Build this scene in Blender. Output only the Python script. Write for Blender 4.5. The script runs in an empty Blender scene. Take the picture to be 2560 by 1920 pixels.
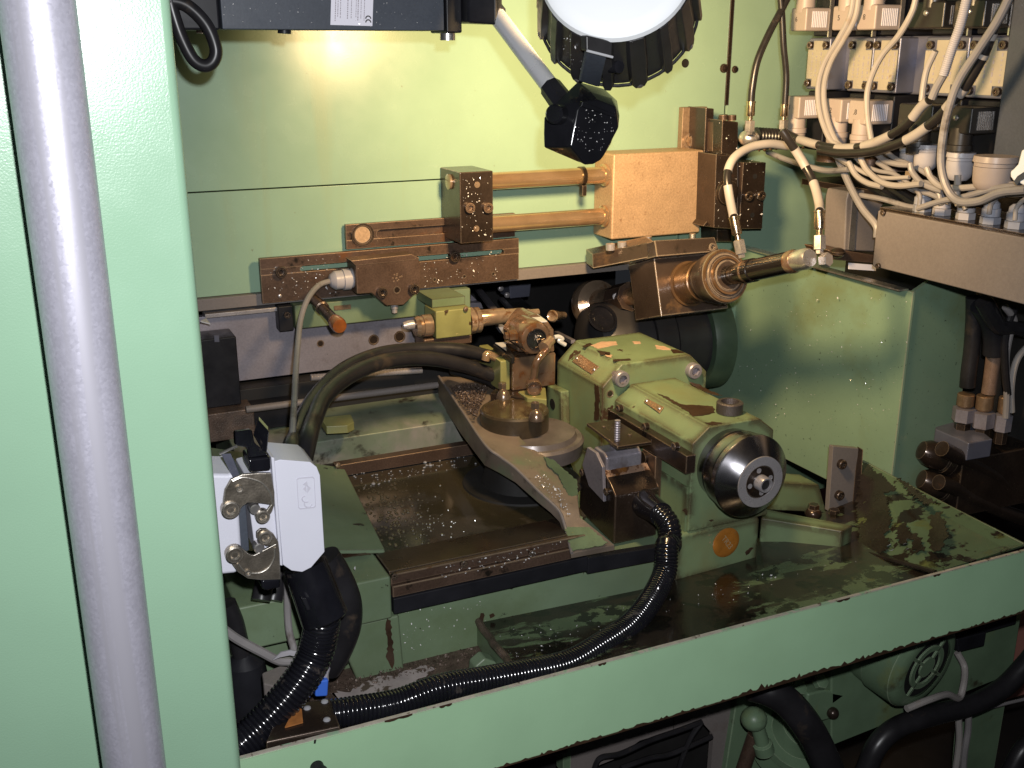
import bpy, bmesh, math, random
from math import sin, cos, pi, radians, sqrt, atan2
from mathutils import Vector as V, Matrix, Quaternion
random.seed(7)
S = bpy.context.scene
COL = S.collection
# ------------------------------------------------------------------ camera
F = 2650.0                      # focal length in pixels of the 2560 px wide photograph
YAW, TILT = radians(24.7), radians(17.7)
CAM = V((0, 0, 1.5))
DD = V((sin(YAW)*cos(TILT), cos(YAW)*cos(TILT), -sin(TILT)))
RR = V((cos(YAW), -sin(YAW), 0))
UU = RR.cross(DD)
cd = bpy.data.cameras.new('camera'); cam = bpy.data.objects.new('camera', cd); COL.objects.link(cam)
cd.sensor_width = 36; cd.lens = F/2560*36; cd.clip_start = .02; cd.clip_end = 60
cam.matrix_world = Matrix(((RR.x, UU.x, -DD.x, CAM.x), (RR.y, UU.y, -DD.y, CAM.y), (RR.z, UU.z, -DD.z, CAM.z), (0, 0, 0, 1)))
S.camera = cam
# ------------------------------------------------------------------ world, lamps, exposure
w = bpy.data.worlds.new('World'); S.world = w; w.use_nodes = True
bg = w.node_tree.nodes['Background']; bg.inputs[0].default_value = (.80, .86, 1, 1); bg.inputs[1].default_value = .018
S.view_settings.view_transform = 'Standard'; S.view_settings.look = 'None'; S.view_settings.exposure = 0; S.view_settings.gamma = 1
S.cycles.use_denoising = True
try: S.cycles.denoiser = 'OPENIMAGEDENOISE'
except Exception: pass
S.cycles.max_bounces = 6; S.cycles.diffuse_bounces = 3; S.cycles.glossy_bounces = 4; S.cycles.transmission_bounces = 4
S.cycles.sample_clamp_indirect = 4; S.cycles.caustics_reflective = False; S.cycles.caustics_refractive = False
def lamp(name, kind, energy, col, loc, aim=None, size=.02):
    d = bpy.data.lights.new(name, kind); d.energy = energy; d.color = col
    o = bpy.data.objects.new(name, d); COL.objects.link(o); o.location = loc
    if kind == 'AREA': d.shape = 'DISK'; d.size = size; d.spread = radians(150)
    else: d.shadow_soft_size = size
    if aim is not None: o.rotation_euler = V(aim).to_track_quat('-Z', 'Y').to_euler()
    return o
# the flash of the photographer's compact camera, just above and right of its lens
fl = lamp('camera_flash', 'SPOT', 56, (.94, .95, .97), CAM + RR*.026 + UU*.058 + DD*.01, DD, size=.010); fl.data.spot_size = radians(122); fl.data.spot_blend = 1
# ------------------------------------------------------------------ pixel -> point on a known plane of the machine
CR = dict(a=(400,0), b=(1100,0), c=(1760,0), e=(450,500), g=(1000,500), h=(1760,500), i=(1300,800), j=(450,1000), k=(450,1320), l=(1100,1320), m=(1760,1320), n=(1760,1000),
  r=(1160,700,320/2212), s=(1380,600,520/2212), t=(1140,860,300/2212), u=(1040,920,500/1728), v=(500,760,600/2212), w=(1440,1040,320/1561), x=(560,1520,400/2212), y=(1680,240,320/1475),
  A=(1960,0,300/2212), B=(2240,0,320/2212), D=(2160,200,400/2212), E=(1950,220,300/2212), H=(2240,740,320/2212), G=(2240,980,320/1561), f=(0,0,1.0), o=(0,0,2560/2212))
def p(c, x, y, X=None, Y=None, Z=None):
    o = CR[c]; s = o[2] if len(o) > 2 else 800/2212
    k = DD*F + RR*(o[0]+x*s-1280) + UU*(960-o[1]-y*s)
    if Y is not None: t = (Y-CAM.y)/k.y
    elif X is not None: t = (X-CAM.x)/k.x
    else: t = (Z-CAM.z)/k.z
    return CAM + k*t
def P(c, pts, **kw): return [p(c, a, b, **kw) for a, b in pts]
# ------------------------------------------------------------------ mesh collecting
class MB:
    def __init__(s): s.v = []; s.f = []
    def add(s, vs, fs):
        n = len(s.v); s.v += [V(q) for q in vs]; s.f += [tuple(i+n for i in f) for f in fs]; return s
    def prism(s, pts, vec):
        n = len(pts); vec = V(vec); a = [V(q) for q in pts]
        return s.add(a+[q+vec for q in a], [tuple(range(n)), tuple(range(2*n-1, n-1, -1))]+[(i, (i+1) % n, n+(i+1) % n, n+i) for i in range(n)])
    def loft(s, rings, cap=True, closed=True):
        n = len(rings[0]); vs = [q for r in rings for q in r]; fs = []
        for k in range(len(rings)-1):
            for i in range(n if closed else n-1):
                fs.append((k*n+i, k*n+(i+1) % n, (k+1)*n+(i+1) % n, (k+1)*n+i))
        if cap: fs += [tuple(range(n)), tuple(range(len(vs)-1, len(vs)-n-1, -1))]
        return s.add(vs, fs)
    def box(s, lo, hi):
        (a, b, c), (d, e, f) = lo, hi
        return s.prism([(a, b, c), (d, b, c), (d, b, f), (a, b, f)], (0, e-b, 0))
    def rbox(s, c, size, R):
        R = [V(q) for q in R]; c = V(c); h = [x/2 for x in size]
        q = [c - R[1]*h[1] + R[0]*(a*h[0]) + R[2]*(b*h[2]) for a, b in ((-1,-1),(1,-1),(1,1),(-1,1))]
        return s.prism(q, R[1]*size[1])
    def lathe(s, p0, ax, prof, seg=24, ref=None):
        p0 = V(p0); ax = V(ax).normalized(); u = V(ref) if ref is not None else (V((0, 0, 1)) if abs(ax.z) < .9 else V((1, 0, 0)))
        u = (u-ax*u.dot(ax)).normalized(); w_ = ax.cross(u)
        vs = []; fs = []; prev = None
        for t, r in prof:
            if r <= 1e-6: vs.append(p0+ax*t); cur = [len(vs)-1]
            else:
                cur = list(range(len(vs), len(vs)+seg))
                vs += [p0+ax*t+(u*cos(2*pi*i/seg)+w_*sin(2*pi*i/seg))*r for i in range(seg)]
            if prev is not None:
                if len(prev) == 1 and len(cur) > 1: fs += [(prev[0], cur[(i+1) % seg], cur[i]) for i in range(seg)]
                elif len(cur) == 1 and len(prev) > 1: fs += [(prev[i], prev[(i+1) % seg], cur[0]) for i in range(seg)]
                elif len(cur) > 1: fs += [(prev[i], prev[(i+1) % seg], cur[(i+1) % seg], cur[i]) for i in range(seg)]
            prev = cur
        return s.add(vs, fs)
    def cyl(s, a, b, r, r2=None, seg=20):
        a = V(a); b = V(b); L = (b-a).length
        return s.lathe(a, b-a, [(0, 0), (0, r), (L, r if r2 is None else r2), (L, 0)], seg)
    def tube(s, pts, r, seg=12, n=10, raw=False, cap=True):
        pts = [V(q) for q in pts]
        if not raw: pts = curve(pts, n)
        T = [(pts[min(i+1, len(pts)-1)]-pts[max(i-1, 0)]).normalized() for i in range(len(pts))]
        u = T[0].orthogonal().normalized(); rings = []; L = 0
        for i, q in enumerate(pts):
            if i: u = (u-T[i]*u.dot(T[i])).normalized(); L += (pts[i]-pts[i-1]).length
            w_ = T[i].cross(u); rr = r(L, i) if callable(r) else r
            rings.append([q+(u*cos(2*pi*k/seg)+w_*sin(2*pi*k/seg))*rr for k in range(seg)])
        return s.loft(rings, cap)
    def sphere(s, c, r, seg=10, rings=6, squash=1, up=(0, 0, 1)):
        return s.lathe(V(c)-V(up).normalized()*r*squash, up, [(r*squash*(1-cos(pi*k/rings)), r*sin(pi*k/rings) if 0 < k < rings else 0) for k in range(rings+1)], seg)
    def hexprism(s, a, ax, r, h):
        return s.lathe(a, ax, [(0, 0), (0, r), (h*.9, r), (h, r*.9), (h, 0)], 6)
def curve(pts, n=10):
    pts = [V(q) for q in pts]
    if len(pts) < 3: return [pts[0].lerp(pts[-1], i/n) for i in range(n+1)]
    e = [pts[0]*2-pts[1]]+pts+[pts[-1]*2-pts[-2]]; out = []
    for i in range(1, len(e)-2):
        a, b, c, d = e[i-1:i+3]
        for k in range(n):
            t = k/n; out.append(.5*((2*b)+(c-a)*t+(2*a-5*b+4*c-d)*t*t+(3*b-a-3*c+d)*t**3))
    return out+[pts[-1]]
def resample(pts, step):
    out = [pts[0]]; need = step
    for a, b in zip(pts, pts[1:]):
        L = (b-a).length; pos = 0
        while L-pos >= need: pos += need; out.append(a.lerp(b, pos/L)); need = step
        need -= L-pos
    return out
def corr(pts, r0, r1, pitch, seg=14, flat=.5):
    q = resample(curve(pts, 24), pitch/4); pat = [r1*.985, r1, r1*.985, r0]
    mb = MB(); mb.tube(q, lambda L, i: pat[i % 4], seg, raw=True); return mb
# ------------------------------------------------------------------ objects
def wl(o):
    q = V((0, 0, 0))
    while o: q = q+V(o.location); o = o.parent
    return q
def mesh(name, mb, off, ang):
    me = bpy.data.meshes.new(name); me.from_pydata([q-off for q in mb.v], [], mb.f)
    bm = bmesh.new(); bm.from_mesh(me); bmesh.ops.recalc_face_normals(bm, faces=bm.faces); bm.to_mesh(me); bm.free()
    me.polygons.foreach_set('use_smooth', [True]*len(me.polygons)); me.set_sharp_from_angle(angle=radians(ang)); return me
def tag(o, label=None, cat=None, group=None, kind=None):
    if label: o['label'] = label
    if cat: o['category'] = cat
    if group: o['group'] = group
    if kind: o['kind'] = kind
    return o
def T(name, label, cat, loc, group=None):
    o = bpy.data.objects.new(name, None); COL.objects.link(o); o.location = loc; o.empty_display_size = .02
    return tag(o, label, cat, group)
def O(name, mb, m, parent=None, bev=0, ang=32, label=None, kind=None, seg=2):
    me = mesh(name, mb, wl(parent) if parent else V((0, 0, 0)), ang); me.materials.append(m)
    o = bpy.data.objects.new(name, me); COL.objects.link(o)
    if parent: o.parent = parent
    if bev:
        b = o.modifiers.new('bevel', 'BEVEL'); b.width = bev; b.segments = seg; b.limit_method = 'ANGLE'; b.angle_limit = radians(38); b.harden_normals = True
    return tag(o, label, None, None, kind)
def O1(name, mb, m, label, cat, group=None, kind=None, bev=0, ang=32):
    xs = [q.x for q in mb.v]; ys = [q.y for q in mb.v]; zs = [q.z for q in mb.v]
    base = V(((min(xs)+max(xs))/2, (min(ys)+max(ys))/2, min(zs)))
    me = mesh(name, mb, base, ang); me.materials.append(m)
    o = bpy.data.objects.new(name, me); COL.objects.link(o); o.location = base
    if bev:
        b = o.modifiers.new('bevel', 'BEVEL'); b.width = bev; b.segments = 2; b.limit_method = 'ANGLE'; b.angle_limit = radians(38); b.harden_normals = True
    return tag(o, label, cat, group, kind)
_sc = {}
def inst(name, key, make, m, parent, pos, ax, scale):
    """a small part that shares its mesh with its like: built along +Z at unit size, turned onto ax"""
    k = (key, m.name)
    if k not in _sc:
        me = mesh(name, make(), V((0, 0, 0)), 32); me.materials.append(m); _sc[k] = me
    o = bpy.data.objects.new(name, _sc[k]); COL.objects.link(o); o.parent = parent
    o.location = V(pos)-wl(parent); o.rotation_euler = V(ax).to_track_quat('Z', 'Y').to_euler(); o.scale = (scale,)*3
    return o
def _socket():
    mb = MB().lathe((0, 0, -.5), (0, 0, 1), [(0, 0), (0, 1), (1.25, 1), (1.4, .88), (1.4, .55)], 20)
    return mb.lathe((0, 0, 0), (0, 0, 1), [(.9, .56), (.45, .52), (.35, 0)], 6)
def _button(): return MB().lathe((0, 0, -.3), (0, 0, 1), [(0, 0), (0, 1), (.5, 1), (.8, .8), (.95, .45), (1, 0)], 14)
def _hex(): return MB().lathe((0, 0, -.3), (0, 0, 1), [(0, 0), (0, 1.45), (.5, 1.45), (.5, 1)], 20).lathe((0, 0, .2), (0, 0, 1), [(0, 0), (0, 1), (.75, 1), (.9, .85), (.9, 0)], 6)
def _hole(): return MB().lathe((0, 0, -.5), (0, 0, 1), [(0, 0), (0, .8), (.5, .8), (.52, 1), (.56, 1), (.56, .82), (.53, .78), (.53, 0)], 16)  # flat rimmed disc, the hole's shade left to its dark colour
def screw(parent, pos, ax, r, m, kind='socket', name=None):
    mk = dict(socket=_socket, button=_button, hex=_hex, hole=_hole)[kind]
    return inst(name or dict(socket='socket_screw', button='screw', hex='hex_bolt', hole='hole')[kind], kind, mk, m, parent, pos, ax, r)
def text(body, size, pos, xd, nd, m, parent, name='lettering', ext=.0002):
    cu = bpy.data.curves.new(name, 'FONT'); cu.body = body; cu.size = size; cu.align_x = 'CENTER'; cu.align_y = 'CENTER'; cu.extrude = ext; cu.resolution_u = 3
    tmp = bpy.data.objects.new('tmp', cu); me = bpy.data.meshes.new_from_object(tmp); bpy.data.objects.remove(tmp); bpy.data.curves.remove(cu)
    me.materials.clear(); me.materials.append(m); o = bpy.data.objects.new(name, me); COL.objects.link(o); o.parent = parent
    xd = V(xd).normalized(); nd = V(nd).normalized(); yd = nd.cross(xd)
    o.matrix_local = Matrix(((xd.x, yd.x, nd.x, 0), (xd.y, yd.y, nd.y, 0), (xd.z, yd.z, nd.z, 0), (0, 0, 0, 1)))
    o.location = V(pos)-wl(parent); return o
# ------------------------------------------------------------------ materials
def mat(name, col, rough=.5, metal=0, var=.12, vs=9, grain=0, gs=300, stains=(), bump=0, bs=400, coat=0, edge=None, spec=.5, vor=None, trans=0, ior=1.45, aniso=0):
    m = bpy.data.materials.new(name); m.use_nodes = True; nt = m.node_tree; N = nt.nodes; L = nt.links; b = N['Principled BSDF']
    geo = N.new('ShaderNodeNewGeometry'); pos = geo.outputs['Position']
    def noise(scale, detail=4, rough_=.55, stretch=None, dist=0):
        n = N.new('ShaderNodeTexNoise'); n.inputs['Scale'].default_value = scale; n.inputs['Detail'].default_value = detail; n.inputs['Roughness'].default_value = rough_; n.inputs['Distortion'].default_value = dist
        src = pos
        if stretch:
            mp = N.new('ShaderNodeVectorMath'); mp.operation = 'MULTIPLY'; mp.inputs[1].default_value = stretch; L.new(pos, mp.inputs[0]); src = mp.outputs[0]
        L.new(src, n.inputs['Vector']); return n.outputs[0]
    def ramp(x, lo, hi, a=0, c=1):
        r = N.new('ShaderNodeMapRange'); r.inputs[1].default_value = lo; r.inputs[2].default_value = hi; r.inputs[3].default_value = a; r.inputs[4].default_value = c; L.new(x, r.inputs[0]); return r.outputs[0]
    def mix(f, a, c):
        x = N.new('ShaderNodeMix'); x.data_type = 'RGBA'
        for i, q in ((0, f), (6, a), (7, c)):
            if isinstance(q, bpy.types.NodeSocket): L.new(q, x.inputs[i])
            else: x.inputs[i].default_value = q if i == 0 else (*q, 1)
        return x.outputs[2]
    def fmix(f, a, c):
        x = N.new('ShaderNodeMix'); x.data_type = 'FLOAT'
        for i, q in ((0, f), (2, a), (3, c)):
            if isinstance(q, bpy.types.NodeSocket): L.new(q, x.inputs[i])
            else: x.inputs[i].default_value = q
        return x.outputs[0]
    lo = tuple(c*(1-var) for c in col); hi = tuple(min(1, c*(1+var)) for c in col)
    c = mix(ramp(noise(vs, 5), .3, .7), lo, hi); rg = ramp(noise(vs*2.3, 4), .3, .7, max(.04, rough*.82), min(1, rough*1.18))
    if grain:
        g = ramp(noise(gs, 2, .6), .25, .75, 1-grain, 1+grain); x = N.new('ShaderNodeVectorMath'); x.operation = 'SCALE'; L.new(c, x.inputs[0]); L.new(g, x.inputs[3]); c = x.outputs[0]
    if vor:
        v = N.new('ShaderNodeTexVoronoi'); v.inputs['Scale'].default_value = vor[0]; L.new(pos, v.inputs['Vector'])
        sep = N.new('ShaderNodeSeparateColor'); L.new(v.outputs['Color'], sep.inputs[0]); g = ramp(sep.outputs[0], 0, 1, 1-vor[1], 1+vor[1])
        x = N.new('ShaderNodeVectorMath'); x.operation = 'SCALE'; L.new(c, x.inputs[0]); L.new(g, x.inputs[3]); c = x.outputs[0]
        rg = fmix(sep.outputs[1], rough*.88, min(1, rough*1.15))
    mt = metal
    for st in stains:   # (colour, scale, threshold, softness, roughness, stretch, metal)
        st = tuple(st)+(None,)*(7-len(st)); sc, sca, th, so, sr, sx, sm = st
        f = ramp(noise(sca, 7, .62, sx, .25), th, th+so)
        c = mix(f, c, sc)
        if sr is not None: rg = fmix(f, rg, sr)
        if sm is not None: mt = fmix(f, mt, sm)
    if edge:            # worn, bare edges
        bv = N.new('ShaderNodeBevel'); bv.samples = 4; bv.inputs[0].default_value = edge[1]
        dt = N.new('ShaderNodeVectorMath'); dt.operation = 'DOT_PRODUCT'; L.new(bv.outputs[0], dt.inputs[0]); L.new(geo.outputs['Normal'], dt.inputs[1])
        e = ramp(dt.outputs['Value'], .996, .955); nz = ramp(noise(edge[3] if len(edge) > 3 else 60, 5, .65), .5-edge[2]*.25, .62-edge[2]*.25)
        x = N.new('ShaderNodeMath'); x.operation = 'MULTIPLY'; L.new(e, x.inputs[0]); L.new(nz, x.inputs[1]); c = mix(x.outputs[0], c, edge[0])
    def put(s, q):
        if isinstance(q, bpy.types.NodeSocket): L.new(q, b.inputs[s])
        else: b.inputs[s].default_value = q
    put('Base Color', c); put('Roughness', rg); put('Metallic', mt)
    b.inputs['Specular IOR Level'].default_value = spec; b.inputs['Coat Weight'].default_value = coat; b.inputs['Coat Roughness'].default_value = .12
    b.inputs['Transmission Weight'].default_value = trans; b.inputs['IOR'].default_value = ior
    if bump:
        bp = N.new('ShaderNodeBump'); bp.inputs['Strength'].default_value = bump; bp.inputs['Distance'].default_value = .001; L.new(noise(bs, 3, .5), bp.inputs['Height']); L.new(bp.outputs[0], b.inputs['Normal'])
    return m
DK = (.022, .017, .013); RUST = (.14, .055, .02); OIL = (.05, .034, .02)
GR = (.26, .385, .275)
m_col = mat('pale_green_paint_smooth', (.215, .345, .24), .27, var=.03, bump=.14, bs=700, stains=[((.42, .55, .45), 55, .74, .02, .5)])
m_wall = mat('green_panel_paint', GR, .25, var=.05, bump=.08, bs=500, stains=[((.27, .35, .22), 16, .60, .25, .3, (1, 1, .10)), ((.10, .07, .03), 90, .70, .04, .6), ((.5, .55, .42), 210, .76, .02, .3)])
m_lip = mat('green_lip_paint', (.33, .52, .325), .42, var=.05, bump=.1, bs=500, edge=((.16, .10, .06), .0018, 1.1, 45), stains=[((.02, .02, .015), 60, .735, .015, .5, (1, 1, 2)), ((.30, .47, .28), 5, .5, .5)])
m_tray = mat('green_tray_paint_with_sludge', (.095, .135, .07), .30, var=.25, vs=14, coat=.25, stains=[((.022, .016, .012), 11, .425, .04, .22, (.6, 1.6, 1)), ((.009, .008, .006), 26, .52, .03, .18), ((.085, .085, .03), 17, .63, .05, .3), ((.2, .3, .2), 230, .74, .02, .2)])
m_bed = mat('green_bed_paint_dirty', (.145, .20, .125), .42, var=.18, vs=6, bump=.1, bs=300, edge=((.05, .03, .02), .002, .9, 40), stains=[((.09, .12, .05), 4, .5, .3, .4), ((.02, .018, .014), 34, .66, .02, .3), ((.35, .40, .33), 300, .73, .02, .3)])
m_bed2 = mat('green_grey_bed_casting', (.14, .17, .12), .45, .1, var=.3, vs=12, stains=[((.26, .24, .22), 7, .5, .15, .4), ((.03, .025, .02), 22, .58, .1, .3)])
m_head = mat('green_headstock_paint_chipped', (.155, .21, .112), .40, var=.16, vs=10, bump=.12, bs=260, edge=((.045, .024, .014), .020, .50, 26), stains=[((.165, .18, .085), 7, .52, .2, .38), ((.05, .03, .018), 19, .65, .012, .35), ((.42, .28, .17), 30, .70, .008, .5), ((.05, .05, .03), 200, .70, .03, .4)])
m_olive = mat('oily_yellow_green_paint', (.20, .20, .075), .35, var=.2, vs=20, coat=.4, stains=[((.05, .03, .015), 40, .66, .02, .3)])
m_guard = mat('green_guard_paint_speckled', (.20, .30, .20), .38, var=.10, vs=5, bump=.06, stains=[((.16, .18, .07), 3.5, .52, .2, .4), ((.02, .03, .025), 190, .655, .03, .3), ((.5, .55, .45), 240, .73, .015, .2)], edge=((.25, .22, .16), .002, .8, 50))
m_galv = mat('galvanised_steel', (.42, .41, .48), .36, .45, var=.06, vs=30, grain=.06, gs=500, vor=(480, .07), stains=[((.30, .22, .26), 22, .75, .02, .5, (1, 1, .3)), ((.38, .37, .42), 60, .55, .1, .4, (1, 1, .03))])
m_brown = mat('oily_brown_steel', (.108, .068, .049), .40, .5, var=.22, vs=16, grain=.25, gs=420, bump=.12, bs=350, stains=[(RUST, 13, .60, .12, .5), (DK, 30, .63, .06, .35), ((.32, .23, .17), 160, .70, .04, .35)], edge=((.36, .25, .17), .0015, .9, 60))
m_dkst = mat('dark_oily_steel', (.046, .032, .025), .30, .6, var=.3, vs=18, coat=.35, grain=.2, bump=.1, bs=300, stains=[(RUST, 15, .62, .1, .4), ((.25, .18, .12), 150, .71, .03, .3)], edge=((.30, .22, .16), .0014, .9, 60))
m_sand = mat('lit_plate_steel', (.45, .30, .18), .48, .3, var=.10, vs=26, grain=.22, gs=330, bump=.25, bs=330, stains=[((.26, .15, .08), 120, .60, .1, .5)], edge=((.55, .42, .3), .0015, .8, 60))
m_rod = mat('oil_coated_rod', (.60, .40, .235), .17, .75, var=.12, vs=22, coat=.5, stains=[((.42, .23, .10), 14, .54, .16, .22, (.5, 1, 1)), ((.12, .06, .03), 60, .70, .04, .4)])
m_steel = mat('machined_steel', (.46, .43, .44), .30, .55, var=.12, vs=20, grain=.08, gs=600, stains=[((.25, .2, .17), 18, .6, .15, .35)])
m_bronze = mat('oil_filmed_bright_steel', (.42, .30, .205), .2, .65, var=.25, vs=40, coat=.3, stains=[((.22, .11, .05), 45, .56, .1, .3)])
m_chrome = mat('oily_chrome', (.27, .18, .125), .16, .7, var=.25, vs=50, coat=.3, stains=[((.20, .09, .04), 55, .52, .1, .3)])
m_black = mat('black_plastic', (.012, .012, .015), .42, spec=.3, var=.3, vs=25, stains=[((.25, .24, .25), 330, .735, .02, .2)])
m_gloss = mat('wet_black_hose_plastic', (.008, .008, .011), .16, var=.3, vs=40, coat=.6, stains=[((.06, .05, .045), 45, .62, .08, .35)])
m_rub = mat('black_rubber_hose', (.016, .015, .017), .36, var=.3, vs=25, stains=[((.07, .05, .035), 20, .6, .15, .45), ((.3, .28, .28), 420, .74, .02, .25)])
m_void = mat('shade_black_interior', (.010, .009, .009), .7, var=.3)  # near-black colour painted for the shade inside openings and recesses
m_slate = mat('slate_grey_paint', (.050, .058, .075), .5, .0, var=.12, vs=12, grain=.12, bump=.08, stains=[((.3, .3, .33), 240, .74, .015, .3)])
m_alu = mat('brushed_aluminium', (.62, .62, .64), .26, .3, var=.06, vs=14)
m_conn = mat('light_grey_powder_coat', (.60, .60, .68), .42, var=.03, bump=.18, bs=800, stains=[((.30, .28, .27), 16, .66, .2, .5)])
m_nick = mat('nickel_plated_lever', (.37, .32, .26), .36, .9, var=.15, vs=40, grain=.2, gs=600, bump=.2, bs=500, edge=((.7, .66, .6), .0014, 1.2, 30))
m_beige = mat('beige_machine_paint', (.17, .148, .14), .5, var=.06, vs=8, grain=.08, gs=260, bump=.12, bs=500, stains=[((.12, .09, .075), 9, .62, .2, .5), ((.05, .04, .03), 170, .70, .03, .4)])
m_plug = mat('beige_plug_plastic', (.33, .275, .25), .42, var=.05, vs=20, stains=[((.25, .17, .11), 22, .66, .15, .5)])
m_plugk = mat('black_plug_plastic', (.020, .018, .017), .36, var=.2, vs=30, stains=[((.08, .06, .04), 30, .6, .15, .4), ((.3, .28, .25), 380, .74, .02, .25)])
m_valve = mat('grey_valve_body', (.13, .135, .18), .36, .35, var=.16, vs=14, stains=[((.12, .10, .10), 18, .58, .2, .4)])
m_label = mat('cream_valve_label', (.40, .355, .285), .42, .2, var=.08, vs=30, stains=[((.28, .2, .13), 60, .66, .08, .5)])
m_ink = mat('dark_print', (.05, .045, .045), .6, var=.1)
m_ink2 = mat('faded_grey_print', (.33, .30, .33), .6, var=.1)
m_gland = mat('grey_nylon_gland', (.36, .345, .37), .42, var=.08, vs=40, stains=[((.22, .16, .12), 40, .62, .12, .5)])
m_gland2 = mat('bluish_nylon_gland', (.27, .28, .33), .42, var=.08, vs=40, stains=[((.14, .11, .09), 40, .6, .12, .5)])
m_cable = mat('off_white_cable', (.30, .275, .26), .42, var=.08, vs=20, stains=[((.26, .19, .13), 25, .6, .15, .5)])
m_cable2 = mat('grey_cable', (.23, .215, .215), .4, var=.12, vs=25, stains=[((.10, .08, .065), 25, .58, .15, .45)])
m_hosek = mat('dark_hose', (.015, .013, .013), .34, var=.2, vs=30, stains=[((.07, .05, .04), 35, .62, .1, .45)])
m_band = mat('black_sleeve_band', (.02, .016, .015), .32, var=.2)
m_brass = mat('plated_hose_fitting', (.66, .52, .36), .24, 1, var=.15, vs=60)
m_zinc = mat('zinc_fitting', (.68, .64, .62), .3, .9, var=.1, vs=60)
m_cap = mat('white_lamp_cap', (.86, .88, .90), .4, var=.01)
m_stick = mat('white_sticker', (.74, .72, .80), .5, var=.02)
m_badge = mat('amber_badge_enamel', (.30, .115, .018), .3, var=.2, vs=60, coat=.5, stains=[((.14, .06, .02), 80, .6, .1, .4)])
m_badget = mat('worn_badge_lettering', (.42, .30, .17), .4, .3, var=.2)
m_amber = mat('oily_amber_knob', (.22, .065, .015), .22, var=.3, vs=80, coat=.7)
m_copper = mat('engraved_nameplate', (.30, .20, .125), .36, .7, var=.2, vs=60, grain=.2, gs=700)
m_blue = mat('blue_plastic_connector', (.05, .15, .62), .4, var=.05)
m_pink = mat('salmon_wall_paint', (.52, .22, .17), .7, var=.05)
m_sludge = mat('brown_chip_sludge', (.10, .07, .055), .42, .25, var=.35, vs=60, grain=.5, gs=700, bump=.8, bs=500, stains=[((.28, .24, .22), 330, .66, .04, .25)])
m_pool = mat('oil_film_on_bed', (.036, .030, .018), .09, var=.30, vs=7, coat=.6, bump=.01, bs=60, stains=[((.075, .062, .046), 5, .56, .06, .12), ((.03, .022, .012), 9, .6, .1, .06)])
m_bub = mat('oil_bubble', (.060, .045, .024), .05, var=.1, coat=1, spec=.9)
m_chip = mat('glint_white_chip', (.78, .76, .76), .18, .2, var=.1)  # near-white base, so the glint of the chips sits in their colour
m_drop = mat('coolant_drop', (.30, .30, .32), .04, var=.1, coat=1, spec=1)
m_dark_st = mat('grey_slide_steel', (.29, .27, .31), .40, .5, var=.14, vs=9, grain=.12, gs=300, stains=[((.14, .11, .11), 12, .56, .15, .4), ((.06, .05, .05), 120, .68, .03, .4)])
m_green2 = mat('shop_green_pump_paint', (.125, .19, .115), .4, var=.15, vs=14, bump=.15, bs=250, stains=[((.05, .05, .03), 16, .62, .1, .4), ((.16, .18, .06), 8, .56, .2, .4)], edge=((.24, .3, .2), .002, .7, 40))
m_floor = mat('dark_oily_floor', (.02, .017, .015), .5, var=.4, vs=6)
m_copperpipe = mat('oily_copper_braid', (.36, .24, .18), .34, .6, var=.2, vs=50, grain=.3, gs=900)
m_nose = mat('turned_dark_steel_nose', (.30, .29, .31), .24, 1, var=.06, vs=12, grain=.06, gs=800)
m_flake = mat('flaking_rusty_paint', (.26, .17, .12), .45, .2, var=.2, vs=30, stains=[((.07, .03, .015), 85, .52, .03, .35), ((.24, .10, .02), 12, .60, .1, .35)])
m_emb = mat('light_grey_embossing', (.50, .49, .56), .45, var=.03)
m_rust = mat('orange_rust', (.32, .12, .03), .7, var=.3, vs=80)
m_dish = mat('brown_oil_in_dish', (.06, .042, .024), .18, var=.35, vs=30, coat=.4, stains=[((.16, .13, .07), 18, .55, .15, .3)])
m_arm = mat('grimy_brown_casting', (.165, .128, .10), .45, .15, var=.3, vs=12, bump=.15, bs=250, stains=[((.12, .15, .09), 9, .56, .12, .4), ((.04, .03, .024), 20, .60, .1, .3), ((.34, .28, .22), 60, .66, .06, .35)])
m_spin = mat('dark_oiled_spindle_steel', (.075, .053, .043), .28, .5, var=.25, vs=14, coat=.3, stains=[((.30, .17, .08), 11, .58, .15, .25), (DK, 26, .62, .1, .3), ((.4, .33, .27), 200, .72, .03, .3)], edge=((.45, .36, .28), .003, .9, 60))
m_spgold = mat('golden_oil_film_sleeve', (.20, .115, .058), .25, .6, var=.25, vs=18, coat=.3, stains=[((.11, .065, .04), 12, .52, .12, .3)])
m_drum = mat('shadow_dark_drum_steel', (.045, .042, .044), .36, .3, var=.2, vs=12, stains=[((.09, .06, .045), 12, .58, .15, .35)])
m_peach = mat('bare_pink_primer', (.50, .33, .22), .5, var=.15, vs=60)
m_wear = mat('bare_dark_brown_casting', (.055, .032, .02), .32, .2, var=.3, vs=50, coat=.3)
m_grime = mat('black_brown_sludge_film', (.020, .015, .012), .25, var=.4, vs=30, coat=.4, stains=[((.085, .10, .035), 32, .63, .03, .3)])
m_tan = mat('tan_oil_stain', (.20, .21, .11), .4, var=.2, vs=40)
m_chute = mat('green_chute_paint', (.085, .13, .072), .38, var=.2, vs=10, coat=.15, stains=[((.02, .016, .012), 26, .55, .03, .2), ((.10, .115, .035), 14, .58, .1, .3), ((.2, .3, .2), 230, .74, .02, .2)])
m_rust2 = mat('rust_spot', (.14, .075, .03), .6, var=.3, vs=80)
m_edge = mat('scuffed_bare_edge', (.42, .38, .32), .45, .1, var=.2, vs=60, stains=[((.10, .07, .05), 70, .58, .04, .5), ((.27, .40, .27), 40, .56, .05, .4)])
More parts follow.
